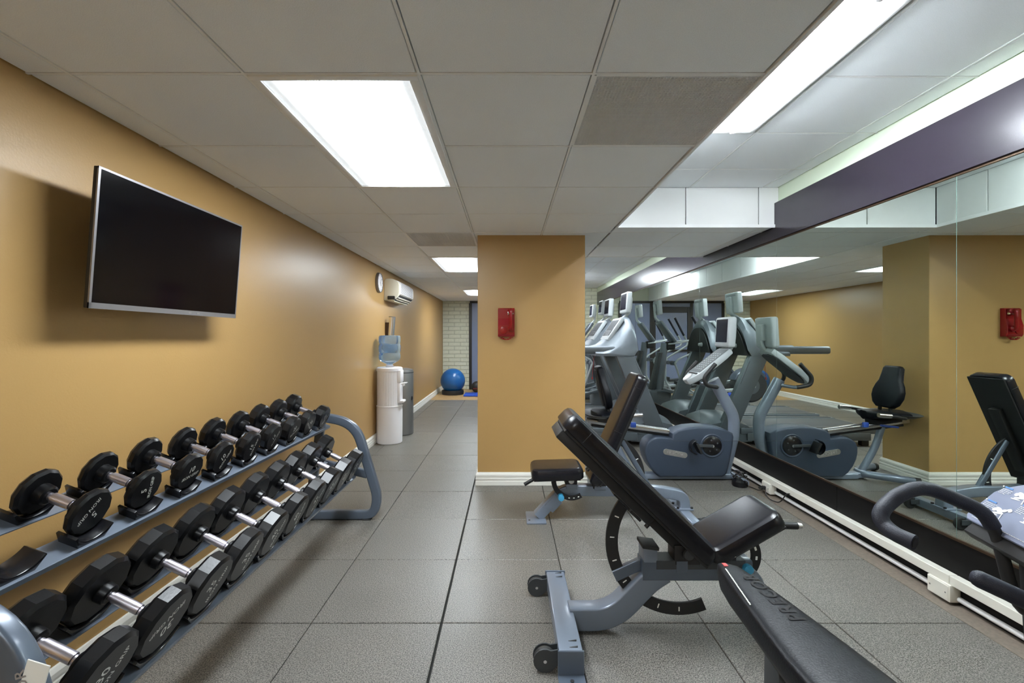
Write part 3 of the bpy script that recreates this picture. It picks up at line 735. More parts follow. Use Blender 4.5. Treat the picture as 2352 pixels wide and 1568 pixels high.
# seat
mts = frame_mtx(l1(.888, 2.10, .348), (math.cos(R(30)), 0, math.sin(R(30))), (0, 1, 0))
o = pad(B(), .36, .285, .068, .055).done('seat', 'black_vinyl', n1_); o.matrix_local = mts
o = B().box((.18, 0, -.005), (.33, .26, .010), bev=.002, seg=1).box((.16, 0, -.03), (.22, .06, .04), bev=.004).done('seat_carrier', 'black_matte', n1_); o.matrix_local = mts
arc_plate(1.02-.70, .335, .085, .130, -75, 42, .012, 0, .0).done('seat_quadrant', 'black_matte', n1_)
for a in (-5, 18): 
    a = R(a); B().box((.32+.108*math.cos(a), 0, .335+.108*math.sin(a)), (.012, .0135, .020), rot=(0, -a, 0), bev=.003).done('seat_slot', 'print_white', n1_)
B().box(l1(.97, 2.10, .345), (.10, .085, .06), bev=.006).done('seat_pivot', 'black_matte', n1_)
B().cyl(l1(1.04, 2.07, .300), l1(1.035, 2.0, .325), .010, 14).done('pin_stem', 'bright_metal', n1_)
B().lathe([(0, -.016), (.020, -.012), (.022, 0), (.020, .012), (0, .016)], 20, c=l1(1.034, 1.99, .328), axis='y').done('pop_pin', 'knob_blue', n1_)
hb = B().cyl(l1(1.16, 2.10, .475), l1(1.315, 2.10, .470), .016, 16).done('grip_handle', 'black_matte', n1_)
B().cyl(l1(1.315, 2.10, .470), l1(1.335, 2.10, .4695), .0155, 16, r2=.012).done('handle_tip', 'bright_metal', hb)

# far bench: seat at the pillar side, backrest rising towards the mirror
Y2B = 3.38
n2_ = thing('weight_bench', 'far adjustable weight bench beside the pillar, upright backrest and flat seat', 'weight bench', (.75, Y2B, 0))
def l2(x, y, z): return V((x-.75, y, z))
bm_ = fillet([l2(.215, 0, .02), l2(.395, 0, .215), l2(.55, 0, .212), l2(1.10, 0, .205), l2(1.28, 0, .17), l2(1.285, 0, .07)], [.10, .1, .16, .09], 9)
B().rtube(bm_, .075, .075, (0, 1, 0), .008).done('main_beam', 'steel_light', n2_)
B().box(l2(.20, 0, .006), (.14, .22, .012), bev=.003).done('front_foot', 'steel_light', n2_)
B().cyl(l2(.15, -.06, .011), l2(.15, -.06, .0135), .008, 12).done('bolt_hole', 'black_matte', n2_)
B().rtube([l2(.292, 0, .083), l2(.362, 0, .158)], .082, .084, (0, 1, 0), .008).done('leg_sleeve', 'steel_light', n2_)
B().box(l2(1.27, 0, .05), (.07, .56, .06), bev=.006).box(l2(1.275, 0, .085), (.12, .13, .012), bev=.003).done('rear_crossbar', 'steel_light', n2_)
for x in (1.225, 1.325):
    for s in (-.05, .05): B().cyl(l2(x, s, .088), l2(x, s, .102), .010, 6).done('bolt', 'black_matte', n2_)
for s in (-1, 1):
    B().box(l2(1.27, s*.30, .010), (.09, .06, .018), bev=.003).done('foot_plate', 'steel_blue', n2_)
    B().lathe([(.012, -.013), (.040, -.013), (.043, 0), (.040, .013), (.012, .013)], 24, c=l2(1.36, s*.20, .044), axis='y').done('wheel', 'rubber', n2_)
    B().box(l2(1.325, s*.20+.02, .056), (.09, .005, .035), bev=.001, seg=1).box(l2(1.325, s*.20-.02, .056), (.09, .005, .035), bev=.001, seg=1).done('wheel_fork', 'charcoal', n2_)
mts = frame_mtx(l2(.165, 0, .318), (1, 0, .03), (0, 1, 0))
o = pad(B(), .37, .30, .078, .055).done('seat', 'black_vinyl', n2_); o.matrix_local = mts
o = B().box((.18, 0, -.005), (.33, .26, .010), bev=.002, seg=1).done('seat_board', 'black_matte', n2_); o.matrix_local = mts
B().box(l2(.455, 0, .285), (.09, .085, .06), bev=.012).done('seat_pivot', 'black_matte', n2_)
B().cyl(l2(.455, -.048, .288), l2(.455, .048, .288), .020, 20).done('pivot_cap', 'bright_metal', n2_)
B().box(l2(.46, 0, .245), (.085, .09, .035), bev=.006).done('pivot_mount', 'steel_light', n2_)
arc_plate(.455-.75, .30, .112, .147, 185, 302, .012, 0, -.055).done('seat_quadrant', 'black_matte', n2_)
for a in (262, 277, 292):
    a = R(a); B().box((-.295+.130*math.cos(a), -.055, .30+.130*math.sin(a)), (.010, .0135, .014), rot=(0, -a, 0), bev=.003).done('seat_slot', 'print_white', n2_)
B().cyl(l2(.375, -.045, .185), l2(.375, -.095, .185), .022, 20).lathe([(0, -.012), (.020, -.010), (.022, 0), (.020, .010), (0, .012)], 20, c=l2(.375, -.10, .185), axis='y').done('pop_pin', 'knob_blue', n2_)
B().cyl(l2(.225, 0, .312), l2(.115, -.02, .255), .013, 14).done('grip_handle', 'black_matte', n2_)
# backrest
ba = R(66)
mtb = frame_mtx(l2(.635, 0, .262), (math.cos(ba), 0, math.sin(ba)), (0, 1, 0))
o = pad(B(), .86, .275, .072, .05).done('backrest', 'black_vinyl', n2_); o.matrix_local = mtb
bs = B().box((.43, 0, -.006), (.83, .262, .012), bev=.002, seg=1).done('backing_board', 'black_matte', n2_); bs.matrix_local = mtb
for k in (.76, .42): B().box((k, 0, .036), (.003, .2762, .055), bev=.001, seg=1).done('stitched_seam', 'black_matte', o)
cr_ = B().box((.36, 0, -.030), (.50, .075, .04), bev=.004).done('back_carrier', 'black_matte', n2_); cr_.matrix_local = mtb
B().box(l2(.66, 0, .262), (.10, .085, .07), bev=.01).done('back_pivot', 'black_matte', n2_)
B().cyl(l2(.66, -.048, .275), l2(.66, .048, .275), .020, 20).done('pivot_cap', 'bright_metal', n2_)
B().box(l2(.665, 0, .236), (.085, .09, .03), bev=.006).done('pivot_mount', 'steel_light', n2_)
qd = arc_plate(.66-.75, .30, .285, .340, -32, 62, .014, 0).done('angle_quadrant', 'black_matte', n2_)
for a in (-22, -6, 10, 26):
    a = R(a); B().box((-.09+.312*math.cos(a), 0, .30+.312*math.sin(a)), (.024, .0152, .010), rot=(0, -a, 0), bev=.003).done('quadrant_slot', 'print_white', n2_)
B().rtube([l2(.83, 0, .57), l2(1.03, 0, .235)], .034, .036, (0, 1, 0), .01).done('rear_brace', 'steel_blue', n2_)

# ------------------------------------------------------------------ recumbent exercise bike
YK = 4.34
bk = thing('recumbent_bike', 'blue-grey recumbent exercise bike between the pillar and the mirror', 'exercise bike', (1.5, YK, 0))
def lk(x, y, z): return V((x-1.5, y, z))
DS = 4.24
def sk(u, v): p_ = at(u, v, DS); return (p_.x-1.5, p_.z)
shell = [sk(*p_) for p_ in ((1544, 1007), (1546, 996), (1557, 988), (1582, 982), (1605, 980), (1627, 980), (1648, 982), (1666, 986), (1684, 995), (1686, 1003), (1684, 1023), (1678, 1058), (1670, 1088), (1660, 1096), (1517, 1096), (1504, 1086), (1493, 1072), (1485, 1055), (1482, 1040), (1482, 1028), (1487, 1016), (1495, 1009), (1506, 1004), (1520, 1003))]
B().prism(shell, 'y', -.10, .10, bev=.018, seg=3).done('drive_housing', 'machine_blue', bk)
a_, c_ = sk(1560, 1010), sk(1682, 1012)
B().box(((a_[0]+c_[0])/2, -.1005, a_[1]-.01), (c_[0]-a_[0]+.10, .002, .003)).done('housing_seam', 'charcoal', bk, 0)
cc = sk(1635, 1023)
for s in (-1, 1):
    B().lathe([(.094, .088), (.104, .102), (.108, .106), (.102, .110), (.090, .104)], 40, c=(cc[0], 0, cc[1]), axis='y' if s > 0 else '-y').done('crank_ring', 'machine_blue', bk)
    cw = B().lathe([(0, .098), (.088, .098), (.088, .110), (.082, .114), (0, .114)], 40, c=(cc[0], 0, cc[1]), axis='y' if s > 0 else '-y').done('crank_disc', 'black_gloss', bk)
    for k in range(5):
        a = 2*PI*k/5+.5; B().cyl((cc[0]+.052*math.cos(a), s*.1135, cc[1]+.052*math.sin(a)), (cc[0]+.052*math.cos(a), s*.1155, cc[1]+.052*math.sin(a)), .008, 12).done('disc_boss', 'charcoal', cw)
    B().cyl((cc[0], s*.10, cc[1]), (cc[0], s*.128, cc[1]), .012, 16).done('crank_bolt', 'bright_metal', bk)
    dx = -1 if s < 0 else 1
    pe = V((cc[0]+dx*.155, s*.125, cc[1]-dx*.006))
    B().rtube([V((cc[0], s*.122, cc[1])), pe], .012, .026, (0, 1, 0), .004).done('crank_arm', 'charcoal', bk)
    pd = B().box((0, 0, 0), (.105, .10, .022), rot=(0, R(65), 0), bev=.005).xf(Matrix.Translation(pe+V((-.01, s*.055, -.005)))).done('pedal', 'black_matte', bk)
    hp = [pe+V((-.01+.055*math.cos(a)-.012, s*.055+.0, .062*math.sin(a))) for a in [R(95+17*k) for k in range(11)]]
    B().sweep(hp, rrect(.07, .005, .002), side=(0, 1, 0)).done('pedal_strap', 'black_gloss', pd)
# brand plate on the housing
lp_ = sk(1551, 1041)
B().prism([(lp_[0]+x, lp_[1]+z) for x, z in [(.108*math.cos(R(a))*1.0*(1 if False else 1)*.0+sx_*.085+.027*math.cos(R(a)), .027*math.sin(R(a))-sx_*.016) for sx_, aa in ((1, range(-90, 91, 30)), (-1, range(90, 271, 30))) for a in aa]], 'y', -.104, -.099, bev=.001, seg=1).done('name_plate', 'bright_metal', bk)
lettering('PRECOR', .042, 'print_grey', bk, frame_mtx((lp_[0], -.1045, lp_[1]), (1, 0, -.19), (0, 0, 1)), name='plate_lettering')
B().rtube([lk(1.22, 0, .03), lk(2.10, 0, .03)], .10, .05, (0, 1, 0), .01).rtube([lk(1.12, 0, .045), lk(1.30, 0, .03)], .09, .05, (0, 1, 0), .01).done('floor_beam', 'steel_light', bk)
B().cyl(lk(2.10, -.26, .035), lk(2.10, .26, .035), .033, 18).done('front_foot', 'steel_light', bk)
B().tube(fillet([lk(.85, -.24, .045), lk(.99, -.19, .055), lk(1.17, -.04, .055), lk(1.17, .04, .055), lk(.99, .19, .055), lk(.85, .24, .045)], .07), .033, 16).done('rear_foot', 'steel_light', bk)
for y_ in (-.24, .24): B().cyl(lk(.862, y_*.983, .042), lk(.825, y_*1.05, .040), .037, 16).done('foot_cap', 'black_matte', bk)
B().rtube(fillet([lk(1.17, 0, .05), lk(1.03, 0, .28), lk(.965, 0, .485)], .12), .06, .055, (0, 1, 0), .024).done('rear_post', 'steel_light', bk)
for s in (-1, 1):
    B().rtube([lk(1.50, s*.035, .445), lk(.74, s*.035, .548)], .022, .040, (0, 1, 0), .006).done('seat_rail', 'bright_metal', bk)
B().rtube([lk(1.50, 0, .415), lk(.78, 0, .508)], .05, .03, (0, 1, 0), .006).done('rail_channel', 'black_matte', bk)
B().box(lk(.95, 0, .552), (.24, .15, .05), rot=(0, R(8), 0), bev=.008).done('seat_carriage', 'black_matte', bk)
# seat cushion: a saddle-shaped pad, wider at the back
rings = []
for i in range(13):
    t_ = i/12; x = .06+.36*t_; wd = (.20-.06*t_**1.5)*math.sin(PI*min(1, .12+t_*5 if t_ < .18 else 1)*.5)*(1 if t_ < .85 else math.sqrt(max(.04, 1-((t_-.85)/.16)**2)))
    ring = []
    for k in range(20):
        a = 2*PI*k/20; ring.append((.72+x-1.5, wd*math.cos(a), .605+.045*math.sin(a)*(1 if math.sin(a) < 0 else .8)+.012*abs(math.cos(a))))
    rings.append(ring)
B().loft(rings).done('seat', 'black_molded', bk)
# shallow tray behind the seat
rings = []
for r_, z_ in ((.04, .585), (.16, .59), (.215, .615), (.225, .622), (.210, .622), (.15, .602), (.03, .600)):
    rings.append([(.835-1.5+r_*.62*math.cos(2*PI*k/28), r_*1.15*math.sin(2*PI*k/28), z_) for k in range(28)])
B().loft(rings).done('seat_tray', 'charcoal', bk)
# backrest: shield outline, narrow at the head
out = [(-.085, 0), (.085, 0), (.135, .035), (.165, .10), (.165, .16), (.145, .215), (.115, .26), (.105, .32), (.098, .38), (.075, .40), (-.075, .40), (-.098, .38), (-.105, .32), (-.115, .26), (-.145, .215), (-.165, .16), (-.165, .10), (-.135, .035)]
b = B().prism([(y, z) for y, z in out], 'x', -.032, .032, bev=.02, seg=3)
o = b.done('backrest', 'black_molded', bk); o.location = lk(.935, 0, .668); o.rotation_euler = (0, R(-13), 0)
o2 = B().box((-.036, 0, .20), (.012, .10, .34), bev=.004).done('back_plate', 'black_matte', bk); o2.location = o.location; o2.rotation_euler = o.rotation_euler
for s in (-.06, .06): B().rtube([lk(.945, s, .58), lk(.92, s, .74)], .03, .02, (0, 1, 0), .004).done('back_strut', 'black_matte', bk)
for s in (-1, 1):
    B().tube(fillet([lk(.90, s*.10, .585), lk(.92, s*.235, .60), lk(1.06, s*.245, .625), lk(1.17, s*.245, .635)], .05), .014, 12).done('side_grip', 'black_matte', bk)
    B().cyl(lk(1.08, s*.245, .628), lk(1.19, s*.245, .637), .020, 14).done('grip_sensor', 'bright_metal', bk)
B().box(lk(.99, -.12, .512), (.16, .03, .018), rot=(0, R(-6), 0), bev=.007).done('adjust_lever', 'lever_blue', bk)
B().box(lk(1.16, -.055, .515), (.05, .03, .05), bev=.008).done('rail_stop', 'lever_blue', bk)
# front mast
ma_ = fillet([lk(2.03, 0, .05), lk(2.12, 0, .40), lk(2.125, 0, .58), lk(1.93, 0, .93)], [.05, .07], 8)
B().sweep(ma_, [(a*1.0, c*1.25) for a, c in circ(.042, 18)], side=(0, 1, 0)).done('mast', 'steel_light', bk)
# console: tilted slab facing the rider
cxa = (math.cos(R(37)), 0, math.sin(R(37)))
def slab(b, pts, t0, t1, bev): return b.prism(pts, 'z', t0, t1, bev=bev, seg=2)
mcn = frame_mtx(lk(1.68, 0, .93), (.78, 0, .62), (0, -1, 0))       # local x up the slope, y across, z towards the underside
outl = [(-.02, -.05), (.03, -.10), (.10, -.135), (.38, -.125), (.46, -.105), (.485, -.05), (.485, .05), (.46, .105), (.38, .125), (.10, .135), (.03, .10), (-.02, .05)]
o = slab(B(), outl, -.012, .045, .012).done('console', 'machine_light', bk); o.matrix_local = mcn
B().prism([(x*.86+.03, y*.86) for x, y in outl], 'z', .044, .058, bev=.006).done('console_underside', 'charcoal', o)
f = B().prism([(.105, -.115), (.44, -.105), (.44, .105), (.105, .115)], 'z', -.0145, -.0115).done('display', 'display_grey', o, 0)
b_ = B()
for i in range(9):
    for j in range(4): b_.box((.15+.028*i, -.07+.045*j, -.0150), (.010, .020, .001))
b_.done('display_marks', 'machine_light', o, 0)['kind'] = 'stuff'
B().box((.085, 0, -.016), (.016, .19, .012), bev=.004).done('reading_ledge', 'black_matte', o)
B().lathe([(0, 0), (.045, 0), (.05, .006), (.03, .012), (0, .012)], 28).xf(Matrix.Translation((.02, 0, -.022))).done('keypad', 'plastic_white', o)
for s in (-1, 1):
    hp = fillet([lk(1.93, s*.05, .88), lk(1.89, s*.19, .875), lk(1.77, s*.205, .90), lk(1.755, s*.205, .97), lk(1.86, s*.20, 1.09)], [.04, .05, .07], 7)
    hb = B().tube(hp, .016, 14).done('handlebar', 'steel_light', bk)
    B().tube(hp[5:], .0185, 14).done('handle_grip', 'black_matte', hb)
# small television over the console
tm = frame_mtx(lk(2.045, 0, 1.375), (0, -1, 0), (.06, 0, 1))
tvb = B().box((0, 0, 0), (.285, .285, .075), bev=.022, seg=3).done('tv_body', 'machine_light', bk); tvb.matrix_local = tm
B().box((0, .012, .037), (.225, .215, .004), bev=.001, seg=1).done('tv_screen', 'screen_on', tvb)
B().box((0, .0, -.055), (.10, .16, .06), bev=.02).done('tv_back', 'machine_light', tvb)
B().rtube(fillet([lk(2.04, 0, 1.17), lk(2.10, 0, 1.24), lk(2.115, 0, 1.36)], .04), .07, .03, (0, 1, 0), .01).done('tv_stem', 'machine_light', bk)

# ------------------------------------------------------------------ treadmills (rider faces the mirror)
def make_treadmill():
    t = thing('treadmill', '', 'treadmill', (1.0, 0, 0), group='treadmills facing the mirror')
    def l(x, y, z): return V((x-1.0, y, z))
    for s in (-1, 1):
        B().box(l(.82, s*.355, .185), (1.66, .11, .075), bev=.014).done('side_rail', 'machine_silver', t)
        B().box(l(.82, s*.355, .225), (1.55, .07, .006), bev=.001, seg=1).done('foot_strip', 'charcoal', t)
        B().box(l(.82, s*.405, .115), (1.5, .03, .09), bev=.006).done('skirt', 'machine_silver', t)
        # slanting upright blade
        pts = [(1.30, 1.12), (1.53, 1.12), (1.93, .16), (1.71, .16)]
        B().prism([(x-1.0, z) for x, z in pts], 'y', s*.37-.045, s*.37+.045, bev=.012).done('upright', 'machine_silver', t)
        B().box((.62-.02, s*.37+ s*.047, .9), (.004, .001, .3), rot=(0, R(-22), 0)).done('upright_groove', 'charcoal', t, 0)
        # arm rail running back from the console
        B().box(l(.98, s*.36, 1.17), (.90, .06, .095), bev=.028, seg=3).done('handrail', 'machine_silver', t)
        B().box(l(1.75, s*.25, .035), (.10, .07, .07), bev=.01).box(l(.12, s*.36, .05), (.09, .07, .10), bev=.01).done('foot', 'rubber', t)
    B().box(l(.76, 0, .20), (1.52, .62, .03), bev=.006).done('running_belt', 'belt', t)
    B().cyl(l(.05, -.31, .18), l(.05, .31, .18), .035, 18).done('rear_roller', 'black_matte', t)
    B().box(l(.80, 0, .11), (1.5, .56, .08)).done('under_deck', 'black_matte', t, 0)
    # motor hood, domed
    rings = []
    for k in range(13):
        y = -.385+.77*k/12; h = 1-abs(2*(k/12)-1)**3*.45
        rings.append([(1.50-1, y, .20), (1.56-1, y, .20+.09*h), (1.68-1, y, .20+.16*h), (1.86-1, y, .20+.165*h), (2.00-1, y, .20+.11*h), (2.08-1, y, .17), (2.09-1, y, .05), (1.50-1, y, .05)])
    B().loft(rings).done('motor_hood', 'machine_silver', t, 50)
    B().box(l(2.088, 0, .12), (.004, .22, .03), bev=.001, seg=1).done('hood_badge', 'charcoal', t)
    # console shell: arched across, sloping up towards the mirror
    def prof(h, ins):
        z0 = 1.10
        P_ = [(1.06, z0+.09*h+.02), (1.16, z0+.13*h+.01), (1.27, z0+.23*h), (1.38, z0+.37*h), (1.47, z0+.49*h), (1.535, z0+.50*h), (1.575, z0+.42*h), (1.555, z0+.28*h), (1.53, z0), (1.06, z0)]
        return [(x-1.0, 0, z) for x, z in P_]
    rings = []
    for k in range(25):
        y = -.43+.86*k/24; q = abs(y)/.43; h = max(.16, 1-.84*q**2.6)
        rings.append([(x, y, z) for x, _, z in prof(h, q)])
    B().loft(rings).done('console', 'machine_silver', t, 40)
    # dark inner face towards the mirror
    rings = []
    for k in range(25):
        y = -.405+.81*k/24; q = abs(y)/.405; h = max(.05, 1-.93*q**2.6)
        rings.append([(1.545-1, y, 1.10), (1.575-1, y, 1.105), (1.592-1, y, 1.10+.37*h), (1.56-1, y, 1.10+.375*h)])
    B().loft(rings).done('console_back', 'black_matte', t, 40)
    B().lathe([(0, 0), (.03, 0), (.02, .05), (0, .055)], 16, axis='x').xf(Matrix.Translation(l(1.585, -.15, 1.22))).done('vent_knob', 'machine_light', t)
    # display slab along the slope
    mt_ = frame_mtx(l(1.30, 0, 1.34), (.55, 0, .83), (0, -1, 0))
    o = B().box((.10, 0, -.005), (.34, .46, .05), bev=.014).done('display_panel', 'machine_light', t); o.matrix_local = mt_
    B().box((.11, 0, -.032), (.24, .36, .004), bev=.001, seg=1).done('display', 'charcoal', o)
    b_ = B()
    for i in range(5):
        for j in range(5): b_.box((-.06+.03*i, -.12+.06*j, -.0335), (.012, .03, .001))
    b_.done('key_marks', 'plastic_white', o, 0)['kind'] = 'stuff'
    B().box(l(1.235, 0, 1.245), (.05, .16, .07), rot=(0, R(-40), 0), bev=.01).done('sensor_bar', 'machine_light', t)
    B().tube([l(1.20, .03, 1.22), l(1.12, .03, 1.05), l(1.10, .03, .80)], .0025, 6).box(l(1.10, .03, .79), (.015, .015, .03), bev=.004).done('safety_cord', 'print_red', t)
    # television on a stem
    B().rtube(fillet([l(1.50, 0, 1.58), l(1.57, 0, 1.64), l(1.59, 0, 1.74)], .03), .09, .035, (0, 1, 0), .012).done('tv_stem', 'machine_light', t)
    tm_ = frame_mtx(l(1.535, 0, 1.775), (0, -1, 0), (.08, 0, 1))
    tb = B().box((0, 0, 0), (.335, .27, .07), bev=.016, seg=3).done('tv_body', 'machine_light', t); tb.matrix_local = tm_
    B().box((0, .01, .0345), (.28, .205, .004), bev=.001, seg=1).done('tv_screen', 'screen_on', tb)
    B().box((0, 0, -.05), (.10, .17, .05), bev=.018).done('tv_back', 'machine_light', tb)
    for k in range(3): B().box((0, .105, -.0355), (.26, .003, .002)).xf(Matrix.Translation((0, -.008*k, 0))).done('tv_slot', 'charcoal', tb, 0)
    return t
tr = make_treadmill(); tr.location = (1.0, 6.02, 0); tr['label'] = 'silver treadmill nearest the recumbent bike, screen facing away from the mirror'
tr2 = copy_tree(tr); tr2.location = (1.0, 7.05, 0); tr2['label'] = 'silver treadmill second from the recumbent bike, before the elliptical trainers'

# ------------------------------------------------------------------ elliptical trainers
def make_elliptical():
    t = thing('elliptical_trainer', '', 'elliptical trainer', (1.0, 0, 0), group='elliptical trainers facing the mirror')
    def l(x, y, z): return V((x-1.0, y, z))
    B().rtube([l(.05, 0, .07), l(2.0, 0, .07)], .12, .08, (0, 1, 0), .02).done('floor_beam', 'machine_silver', t)
    for x in (.10, 1.92): B().cyl(l(x, -.32, .04), l(x, .32, .04), .038, 16).done('cross_foot', 'machine_silver', t)
    # flywheel housing at the rear
    B().lathe([(.0, -.11), (.27, -.11), (.305, -.08), (.315, 0), (.305, .08), (.27, .11), (0, .11)], 40, c=l(.06, 0, .44), axis='y').done('flywheel_housing', 'charcoal', t)
    top = [(.06-1+.325*math.cos(R(a)), .44+.325*math.sin(R(a))) for a in range(20, 161, 10)]+[(.06-1+.27*math.cos(R(a)), .44+.27*math.sin(R(a))) for a in range(160, 19, -10)]
    B().prism(top, 'y', -.125, .125, bev=.02).done('housing_cover', 'steel_blue', t)
    for s in (-1, 1):
        B().lathe([(0, 0), (.14, 0), (.15, .012), (.12, .022), (0, .022)], 30, c=l(.06, s*.11, .44), axis='y' if s > 0 else '-y').done('crank_cover', 'machine_silver', t)
        B().cyl(l(.06, s*.12, .44), l(.06, s*.22, .44), .03, 16).done('crank_axle', 'machine_light', t)
        # pedal arm with foot plate, roller on the front ramp
        zz = .06*s
        B().rtube([l(.10, s*.235, .46+zz), l(1.45, s*.235, .30-zz*.3)], .05, .06, (0, 1, 0), .02).done('pedal_arm', 'machine_light', t)
        B().box(l(.86, s*.235, .405+zz*.4), (.38, .16, .035), rot=(0, R(6), 0), bev=.012).box(l(1.04, s*.235, .43+zz*.4), (.03, .16, .06), bev=.01).done('foot_plate', 'charcoal', t)
        B().rtube([l(1.0, s*.235, .20), l(1.72, s*.235, .40)], .06, .05, (0, 1, 0), .01).done('ramp_rail', 'machine_silver', t)
        # moving arm: pivot low on the mast, elbow, dark grip
        B().cyl(l(1.50, s*.10, .86), l(1.50, s*.23, .86), .04, 16).done('arm_pivot', 'machine_silver', t)
        sw = .12*s
        B().tube(fillet([l(1.50, s*.25, .86), l(1.44+sw*.5, s*.25, .50), l(1.28+sw, s*.25, .33)], .06), .018, 12).done('link_arm', 'machine_light', t)
        ap = fillet([l(1.50, s*.25, .86), l(1.46, s*.28, .93), l(1.02+sw*.4, s*.32, 1.16), l(1.0+sw*.4, s*.32, 1.22), l(1.26+sw*.4, s*.29, 1.70)], [.04, .06, .04], 6)
        am = B().tube(ap, .016, 12).done('moving_arm', 'machine_light', t)
        B().tube([ap[-1]*(1-k)+ap[-2]*k for k in (0, .5, .75)], .021, 12).done('arm_grip', 'foam', am)
    B().box(l(1.72, 0, .22), (.40, .34, .30), bev=.05, seg=3).done('front_shroud', 'machine_silver', t)
    B().sweep([l(1.75, 0, .12), l(1.68, 0, .62), l(1.60, 0, 1.22)], [(a*.9, c*1.3) for a, c in circ(.062, 18)], side=(0, 1, 0), scales=[1.35, 1.0, .8]).done('mast', 'machine_silver', t)
    B().prism([(1.80-1, .36), (1.88-1, .36), (1.72-1, 1.05), (1.66-1, 1.05)], 'y', -.10, .10, bev=.02).done('mast_cover', 'charcoal', t)
    # ring handrail
    ring = [l(1.36+.20*math.cos(a), .20*math.sin(a), 1.235-.035*math.cos(a)) for a in [2*PI*k/32 for k in range(33)]]
    B().tube(ring, .015, 10).done('ring_handrail', 'machine_light', t)
    B().box(l(1.50, 0, 1.17), (.16, .15, .15), bev=.03).done('bottle_holder', 'black_matte', t)
    mt_ = frame_mtx(l(1.44, 0, 1.26), (.58, 0, .81), (0, -1, 0))
    o = B().box((.22, 0, .01), (.47, .30, .06), bev=.02, seg=3).done('console', 'machine_silver', t); o.matrix_local = mt_
    B().box((.24, 0, -.022), (.32, .23, .004), bev=.001, seg=1).done('display', 'charcoal', o)
    B().rtube(fillet([l(1.70, 0, 1.62), l(1.77, 0, 1.68), l(1.78, 0, 1.80)], .03), .08, .03, (0, 1, 0), .01).done('tv_stem', 'machine_light', t)
    tb = B().box((0, 0, 0), (.31, .26, .07), bev=.016, seg=3).done('tv_body', 'machine_light', t); tb.matrix_local = frame_mtx(l(1.725, 0, 1.87), (0, -1, 0), (.08, 0, 1))
    B().box((0, .01, .0345), (.255, .20, .004), bev=.001, seg=1).done('tv_screen', 'screen_on', tb)
    B().box((0, 0, -.05), (.10, .15, .05), bev=.018).done('tv_back', 'machine_light', tb)
    return t
el = make_elliptical(); el.location = (1.0, 8.50, 0); el['label'] = 'elliptical trainer with ring handrail and long arms, next to the treadmills'
el2 = copy_tree(el); el2.location = (1.03, 9.62, 0); el2['label'] = 'elliptical trainer farthest from the camera, before the glazed partition'

# ------------------------------------------------------------------ stretching machine at the right edge
sx0, sy0 = 1.0, .95
stm = thing('stretching_machine', 'black stretching machine with foam handles, long saddle and printed instruction board', 'stretching machine', (sx0, sy0, 0))
def ls(p_): return V((p_[0]-sx0, p_[1]-sy0, p_[2]))
# saddle: nose away from the camera
rings = []
sec = [(1.215, .012, .728), (1.20, .030, .732), (1.165, .055, .735), (1.10, .082, .737), (1.01, .106, .738), (.92, .131, .738), (.84, .150, .738), (.76, .160, .74), (.68, .158, .742), (.60, .15, .745), (.55, .11, .745), (.535, .05, .743)]
for y, wd, z in sec:
    cx = .558+.045*(1.2-y)
    ring = []
    for k in range(28):
        a = 2*PI*k/28; ca, sa = math.cos(a), math.sin(a)
        zx = math.copysign(abs(sa)**.62, sa); xx = math.copysign(abs(ca)**.72, ca)
        hgt = .020 if sa > 0 else .062
        ring.append(ls((cx+wd*.5*xx, y, z+hgt*zx*min(1, wd/.06))))
    rings.append(ring)
sd = B().loft(rings).done('saddle', 'black_molded', stm, 60)
lettering('PRECOR', .046, 'panel_black', sd, frame_mtx(ls((.582, 1.02, .7592)), (-.06, 1, 0), (-1, -.06, 0)), name='embossed_lettering', space=1.1)
b_ = B(); ym = 1.145
for k in range(34):
    L_ = random.choice((.003, .0045, .006)); x_ = .5395-.020*((1.145-ym)/.16)
    b_.box(ls((x_, ym-L_/2, .7545)), (.0028, L_, .0012)); ym -= L_+.0018
    if ym < .99: break
b_.done('fine_print', 'print_white', sd, 0)['kind'] = 'stuff'
B().box(ls((.549, 1.168, .7533)), (.010, .016, .0015)).done('red_emblem', 'print_red', sd, 0)
# saddle post, base, column
B().prism([(.52-sx0, .01), (.60-sx0, .01), (.592-sx0, .70), (.528-sx0, .70)], 'y', .90-sy0, .955-sy0, bev=.006).done('saddle_post', 'charcoal', stm)
B().box(ls((.57, .80, .36)), (.07, .12, .66), bev=.01).done('post_cover', 'black_matte', stm)
B().rtube([ls((.50, .92, .045)), ls((1.55, .92, .045))], .09, .08, (0, 1, 0), .015).done('base_beam', 'black_matte', stm)
for x in (.56, 1.50): B().box(ls((x, .92, .02)), (.09, .56, .04), bev=.01).done('base_foot', 'black_matte', stm)
B().prism([(1.32-sx0, .06), (1.50-sx0, .06), (1.42-sx0, .80), (1.27-sx0, .80)], 'y', 1.04-sy0, 1.16-sy0, bev=.02).done('column', 'black_matte', stm)
B().lathe([(0, -.05), (.022, -.045), (.03, -.03), (.03, .03), (.022, .045), (0, .05)], 20, c=ls((.672, .83, .665)), axis='y').cyl(ls((.60, .83, .66)), ls((.672, .83, .665)), .012, 12).done('adjust_knob', 'black_molded', stm)
